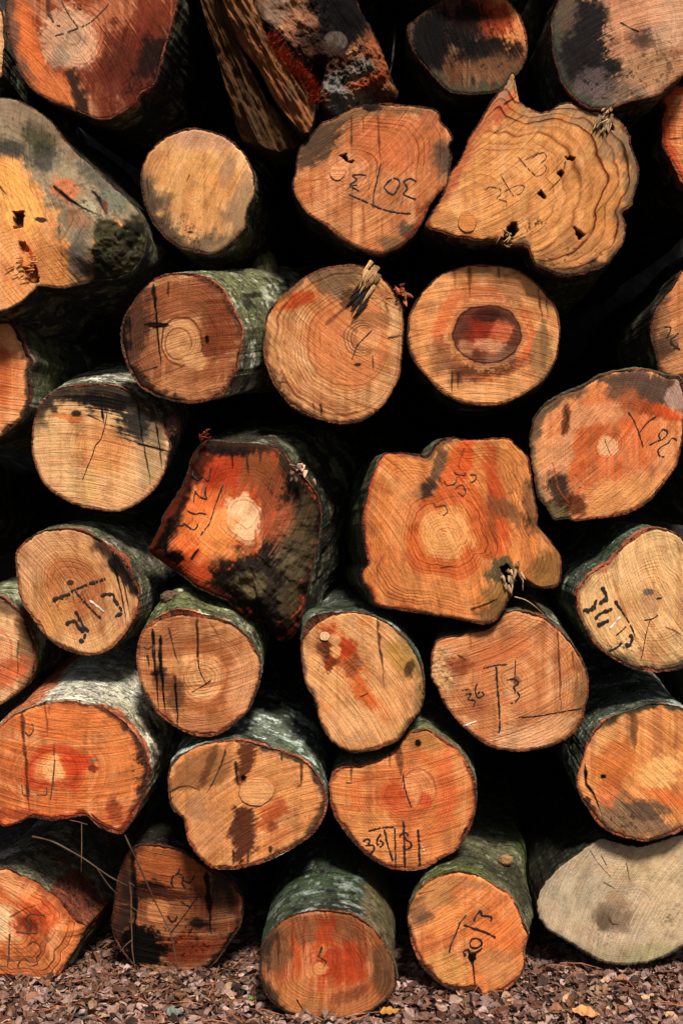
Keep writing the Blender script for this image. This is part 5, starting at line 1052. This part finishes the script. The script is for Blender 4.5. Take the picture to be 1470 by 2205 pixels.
slab('brown slab with a fringe of ragged red fibres along its right side',
  [(468,-35),(530,-30),(548,25),(575,90),(600,120),(640,170),(672,215),(680,240),(669,296),(652,300),(620,262),(588,215),(560,160),(520,105),(492,40)], .07, 40, (92,58,36), (164,104,62),
  fringe=[(582,100),(605,130),(630,165),(655,190),(676,212),(672,235)], seed=33)

# ================================================================= twigs in front of the lower left logs
M_TWIG = M_TINT
def twig(label, branches, col, r=.0035, seed=1):
    base = branches[0][0]
    p0 = at(*base[-1])
    loc = p0
    root = empty('twig', loc, label, 'twig')
    for i, (pts, rad) in enumerate(branches):
        tube('stem' if i == 0 else 'side_shoot', [at(*p) for p in pts], [q * .5 for q in rad], col, root, loc, seed + i * 3)
    return root
twig('long thin brown twig slanting down across the dark brown log to the leaves',
  [([(268,1798,-.14),(282,1828,-.15),(310,1890,-.12),(340,1955,-.10),(368,2010,-.10),(378,2060,-.10),(382,2095,-.10),(390,2138,-.10),(398,2175,-.09)],[.0045,.0042,.004,.003,.0015]),
   ([(382,2096,-.10),(372,2106,-.11),(364,2117,-.11)],[.0025,.001])],(78,56,40),seed=3)
twig('upright pale twig with short side shoots in front of the dark brown log',
  [([(279,1900,-.12),(283,1930,-.11),(284,1980,-.10),(284,2030,-.09),(288,2060,-.09),(294,2105,-.08),(298,2130,-.06)],[.0048,.0045,.004,.003,.0015]),
   ([(283,1950,-.11),(300,1965,-.13),(312,1978,-.14)],[.002,.001]),([(284,2025,-.10),(270,2038,-.12),(258,2050,-.13)],[.0025,.001]),([(279,1902,-.12),(290,1906,-.13)],[.002,.001])],(96,70,50),seed=13)
twig('arching bare twig running over the grey bark patch to the dark brown log',
  [([(70,1802,-.10),(110,1808,-.14),(150,1830,-.17),(190,1856,-.18),(225,1880,-.18),(252,1896,-.17),(274,1906,-.15)],[.0052,.005,.0045,.004,.003]),
   ([(205,1865,-.18),(222,1890,-.18),(238,1912,-.17),(254,1925,-.16)],[.0035,.003,.0012])],(76,60,44),seed=23)
twig('short dry twig hanging between the notched orange log and the corner log',
  [([(177,1772,-.16),(177,1810,-.16),(177,1850,-.16),(176,1876,-.15)],[.0022,.0025,.002,.0012]),([(150,1766,-.15),(170,1770,-.16),(188,1774,-.16)],[.0018,.001])],(120,90,60),seed=33)
twig('fine fibre curling between the lobed orange log and the 36 T 3 log',
  [([(1108,1284,-.12),(1130,1290,-.12),(1150,1304,-.1),(1170,1325,-.06)],[.003,.003,.002])],(176,140,96),seed=43)

# ================================================================= ground, added light-blocking bank, leaf litter
def ground_mat(name, a, b, scale):
    T = NT(name)
    tc = T.n('ShaderNodeTexCoord')
    n1 = T.n('ShaderNodeTexNoise', i_Scale=scale, i_Detail=6.0, i_Roughness=.65); T.l(tc.outputs['Object'], n1.inputs['Vector'])
    v = T.n('ShaderNodeTexVoronoi', i_Scale=scale * 4.0); T.l(tc.outputs['Object'], v.inputs['Vector'])
    c = T.mix(T.ramp(n1.outputs[0], [(.35, 0.0), (.65, 1.0)]), tuple(a), tuple(b))
    c = T.mix(1.0, c, T.mix(.6, (1, 1, 1), v.outputs['Color']), 'MULTIPLY')
    T.l(c, T.b.inputs['Base Color']); T.b.inputs['Roughness'].default_value = .9
    bp = T.n('ShaderNodeBump', i_Strength=.8, i_Distance=.02); T.l(v.outputs['Distance'], bp.inputs['Height']); T.l(bp.outputs[0], T.b.inputs['Normal'])
    return T.m
M_SOIL = ground_mat('leafy_soil', (.035, .022, .015), (.10, .062, .045), 9.0)
M_GAP_SHADE = ground_mat('painted_gap_shade', (.010, .008, .006), (.022, .016, .011), 4.0)  # near-black colour stands in for deep shade between the logs
def sheet(name, xs, ys, zf, mat):
    xx, yy = np.meshgrid(xs, ys)
    V = np.stack([xx, yy, zf(xx, yy)], -1).reshape(-1, 3)
    o = make_mesh(name, V, grid_faces(len(ys), len(xs), close=False), mat)
    o['kind'] = 'structure'
    return o
gx = np.concatenate([-np.geomspace(300, 3, 24), np.linspace(-2.9, 2.9, 90), np.geomspace(3, 300, 24)])
gy = np.concatenate([-np.geomspace(300, 4, 20), np.linspace(-3.9, 2.9, 100), np.geomspace(3, 300, 20)])
sheet('ground', gx, gy, lambda x, y: .02 * (fbm2(x * 2.5, y * 2.5, 5, 3) - .5) * (np.hypot(x, y) < 40), M_SOIL)
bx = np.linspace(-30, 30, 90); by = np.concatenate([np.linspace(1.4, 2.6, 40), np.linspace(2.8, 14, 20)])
sheet('added_sky_blocker', bx, by, lambda x, y: -.4 + 5.5 * sstep(1.4, 2.5, y) + .18 * (y - 2.4).clip(0) + .18 * (fbm2(x * .8, y * .8, 9, 4) - .5) * 2, M_GAP_SHADE)  # steep bank added behind the pile to shut out sky and light

def leaf_template(nl=6):
    t = np.linspace(0, 1, nl)
    w = np.sin(np.pi * np.clip(t, 0, 1) ** .8) * .5
    w[0] = .02; w[-1] = .0
    V = []
    for i in range(nl):
        V += [(t[i] - .5, w[i], 0), (t[i] - .5, 0, 0), (t[i] - .5, -w[i], 0)]
    Fc = []
    for i in range(nl - 1):
        a = i * 3
        Fc += [(a, a + 1, a + 4, a + 3), (a + 1, a + 2, a + 5, a + 4)]
    return np.array(V, float), np.array(Fc)
def leaf_field(n, xr, yr, seed, lmin, lmax, zmax):
    rg = np.random.default_rng(seed)
    TV, TF = leaf_template()
    m = len(TV)
    L = rg.uniform(lmin, lmax, n); Wd = L * rg.uniform(.38, .72, n)
    curl = rg.uniform(-.9, 1.6, n); bend = rg.uniform(-.8, .8, n)
    x = TV[None, :, 0] * L[:, None]; y = TV[None, :, 1] * Wd[:, None]
    y = y + 0.12 * L[:, None] * np.sin(TV[None, :, 0] * 3 + rg.uniform(0, 6, n)[:, None])
    z = curl[:, None] * (np.abs(TV[None, :, 1]) ** 1.5) * Wd[:, None] * 1.1 + bend[:, None] * (TV[None, :, 0] ** 2) * L[:, None] + rg.normal(0, .0012, (n, m))
    yaw = rg.uniform(0, 2 * np.pi, n); pt = rg.normal(0, .42, n); rl = rg.normal(0, .42, n)
    def rot(a, b, th): return a * np.cos(th)[:, None] - b * np.sin(th)[:, None], a * np.sin(th)[:, None] + b * np.cos(th)[:, None]
    y, z = rot(y, z, rl); x, z = rot(x, z, pt); x, y = rot(x, y, yaw)
    px, py = rg.uniform(*xr, n), rg.uniform(*yr, n)
    V = np.stack([x + px[:, None], y + py[:, None], z + (.006 + rg.uniform(0, zmax, n))[:, None]], -1).reshape(-1, 3)
    V[:, 2] = np.maximum(V[:, 2], .004)
    Fc = (TF[None] + (np.arange(n) * m)[:, None, None]).reshape(-1, 4)
    pal = lin(np.array([(156,122,106),(130,98,84),(182,150,136),(108,76,58),(120,78,54),(142,96,70),(92,62,46),(60,44,36),(190,150,116),(112,74,54),(160,130,122)]))
    pr = np.array([.17, .17, .1, .12, .1, .06, .09, .06, .06, .04, .03]); pr /= pr.sum()
    c = pal[rg.choice(len(pal), n, p=pr)] * rg.uniform(.45, 1.0, n)[:, None]
    c = np.repeat(c[:, None], m, 1) * rg.uniform(.85, 1.1, (n, m))[:, :, None]
    return V, Fc, c.reshape(-1, 3)
M_LEAF = tinted_material('dead_leaves', .7, 90.0, .3)
parts = [leaf_field(20000, (-1.35, 1.35), (-.62, .75), 3, .020, .048, .012), leaf_field(9000, (-3.2, 3.2), (-2.6, 1.2), 4, .02, .045, .008)]
off = 0; VV, FF, CC = [], [], []
for v, f, c in parts:
    VV.append(v); FF.append(f + off); CC.append(c); off += len(v)
lit = make_mesh('leaf_litter', np.concatenate(VV), np.concatenate(FF), M_LEAF, colors=np.concatenate(CC), smooth=False)
lit['kind'] = 'stuff'
lit['label'] = 'pinkish brown fallen leaves covering the ground below the logs'
# pine needles and bits of straw between the leaves
rg = random.Random(8); V, Fc, Cc = [], [], []
for i in range(420):
    x, y = rg.uniform(-1.2, 1.2), rg.uniform(-.42, .5); a = rg.uniform(0, 6.28); l = rg.uniform(.03, .14); z = rg.uniform(.014, .026); w = .0011
    dx, dy = math.cos(a), math.sin(a); o = len(V); dz = rg.uniform(-.012, .012)
    for s in (0, .5, 1):
        V += [(x + dx * l * s - dy * w, y + dy * l * s + dx * w, z + dz * s + .006 * math.sin(s * 3.1)), (x + dx * l * s + dy * w, y + dy * l * s - dx * w, z + dz * s + .008 * math.sin(s * 3.1))]
        c = lin((150, 88, 58)) * rg.uniform(.5, 1.2); Cc += [c, c]
    Fc += [(o, o + 1, o + 3, o + 2), (o + 2, o + 3, o + 5, o + 4)]
nd = make_mesh('needle_litter', np.array(V), np.array(Fc), M_LEAF, colors=np.array(Cc), smooth=False)
nd['kind'] = 'stuff'; nd['label'] = 'fine dry needles scattered over the fallen leaves'

def single_leaf(label, px, py, ln, wd, yaw, col, tilt=.35):
    # where the pixel meets the ground
    d = F_PX * (CAM_H - .025) / (py - CY0)
    p = np.array([(px - CX0) / F_PX * d, d - CD, .025])
    TV, TF = leaf_template(14)
    x, y = TV[:, 0] * ln, TV[:, 1] * wd
    z = 1.0 * np.abs(TV[:, 1]) ** 1.5 * wd + .5 * TV[:, 0] ** 2 * ln + .003 * np.sin(TV[:, 0] * 20)
    y, z = y * math.cos(tilt) - z * math.sin(tilt), y * math.sin(tilt) + z * math.cos(tilt)
    x, y = x * math.cos(yaw) - y * math.sin(yaw), x * math.sin(yaw) + y * math.cos(yaw)
    V = np.stack([x, y, z - z.min() * .5], -1)
    c = np.tile(lin(col), (len(V), 1)) * np.where(np.abs(TV[:, 1:2]) < .01, .7, 1.0)
    o = make_mesh('fallen_leaf', V, TF, M_LEAF, colors=c)
    o.location = p
    o['label'] = label; o['category'] = 'leaf'; o['group'] = 'single leaves lying on the litter'
single_leaf('yellow fallen leaf lying right of the bottom centre log', 838, 2182, .055, .026, .3, (176,118,50))
single_leaf('large tan fallen leaf lying below the beige weathered log', 1262, 2186, .075, .036, -.5, (196,138,84))
single_leaf('small green leaf lying left of the bottom centre log', 542, 2152, .018, .010, .2, (120,150,40))
single_leaf('pale bluish grey leaf lying below the dark brown log', 375, 2184, .045, .034, .7, (104,112,100))

# ================================================================= light and camera
SUN_EL, SUN_AZ = math.radians(52), math.radians(14)     # azimuth from behind the camera
w = bpy.data.worlds.new('World'); SC.world = w; w.use_nodes = True
nt = w.node_tree
sky = nt.nodes.new('ShaderNodeTexSky'); sky.sky_type = 'NISHITA'; sky.sun_disc = False
sky.sun_elevation = SUN_EL
sky.air_density = 1.0; sky.dust_density = 2.5; sky.ozone_density = 1.0
nt.links.new(sky.outputs[0], nt.nodes['Background'].inputs['Color'])
nt.nodes['Background'].inputs['Strength'].default_value = .05
sun = bpy.data.lights.new('sun', 'SUN'); sun.energy = 4.8; sun.angle = math.radians(10); sun.color = (1.0, .935, .86)
so = bpy.data.objects.new('sun', sun); COL.objects.link(so)
dirn = np.array([math.sin(SUN_AZ) * math.cos(SUN_EL), -math.cos(SUN_AZ) * math.cos(SUN_EL), math.sin(SUN_EL)])   # towards the sun
import mathutils
so.rotation_euler = mathutils.Vector(dirn).to_track_quat('Z', 'Y').to_euler()
so.location = dirn * 8
sky.sun_rotation = math.atan2(dirn[0], dirn[1])
cam = bpy.data.cameras.new('camera'); co = bpy.data.objects.new('camera', cam); COL.objects.link(co)
co.location = (0, -CD, CAM_H); co.rotation_euler = (math.radians(90), 0, 0)
cam.sensor_fit = 'VERTICAL'; cam.sensor_height = 36.0; cam.lens = F_PX / 2205.0 * 36.0
cam.clip_end = 2000
SC.camera = co
SC.view_settings.view_transform = 'Standard'; SC.view_settings.look = 'None'
SC.view_settings.exposure = 0.42; SC.view_settings.gamma = 1.0
SC.cycles.max_bounces = 4; SC.cycles.diffuse_bounces = 2; SC.cycles.glossy_bounces = 2
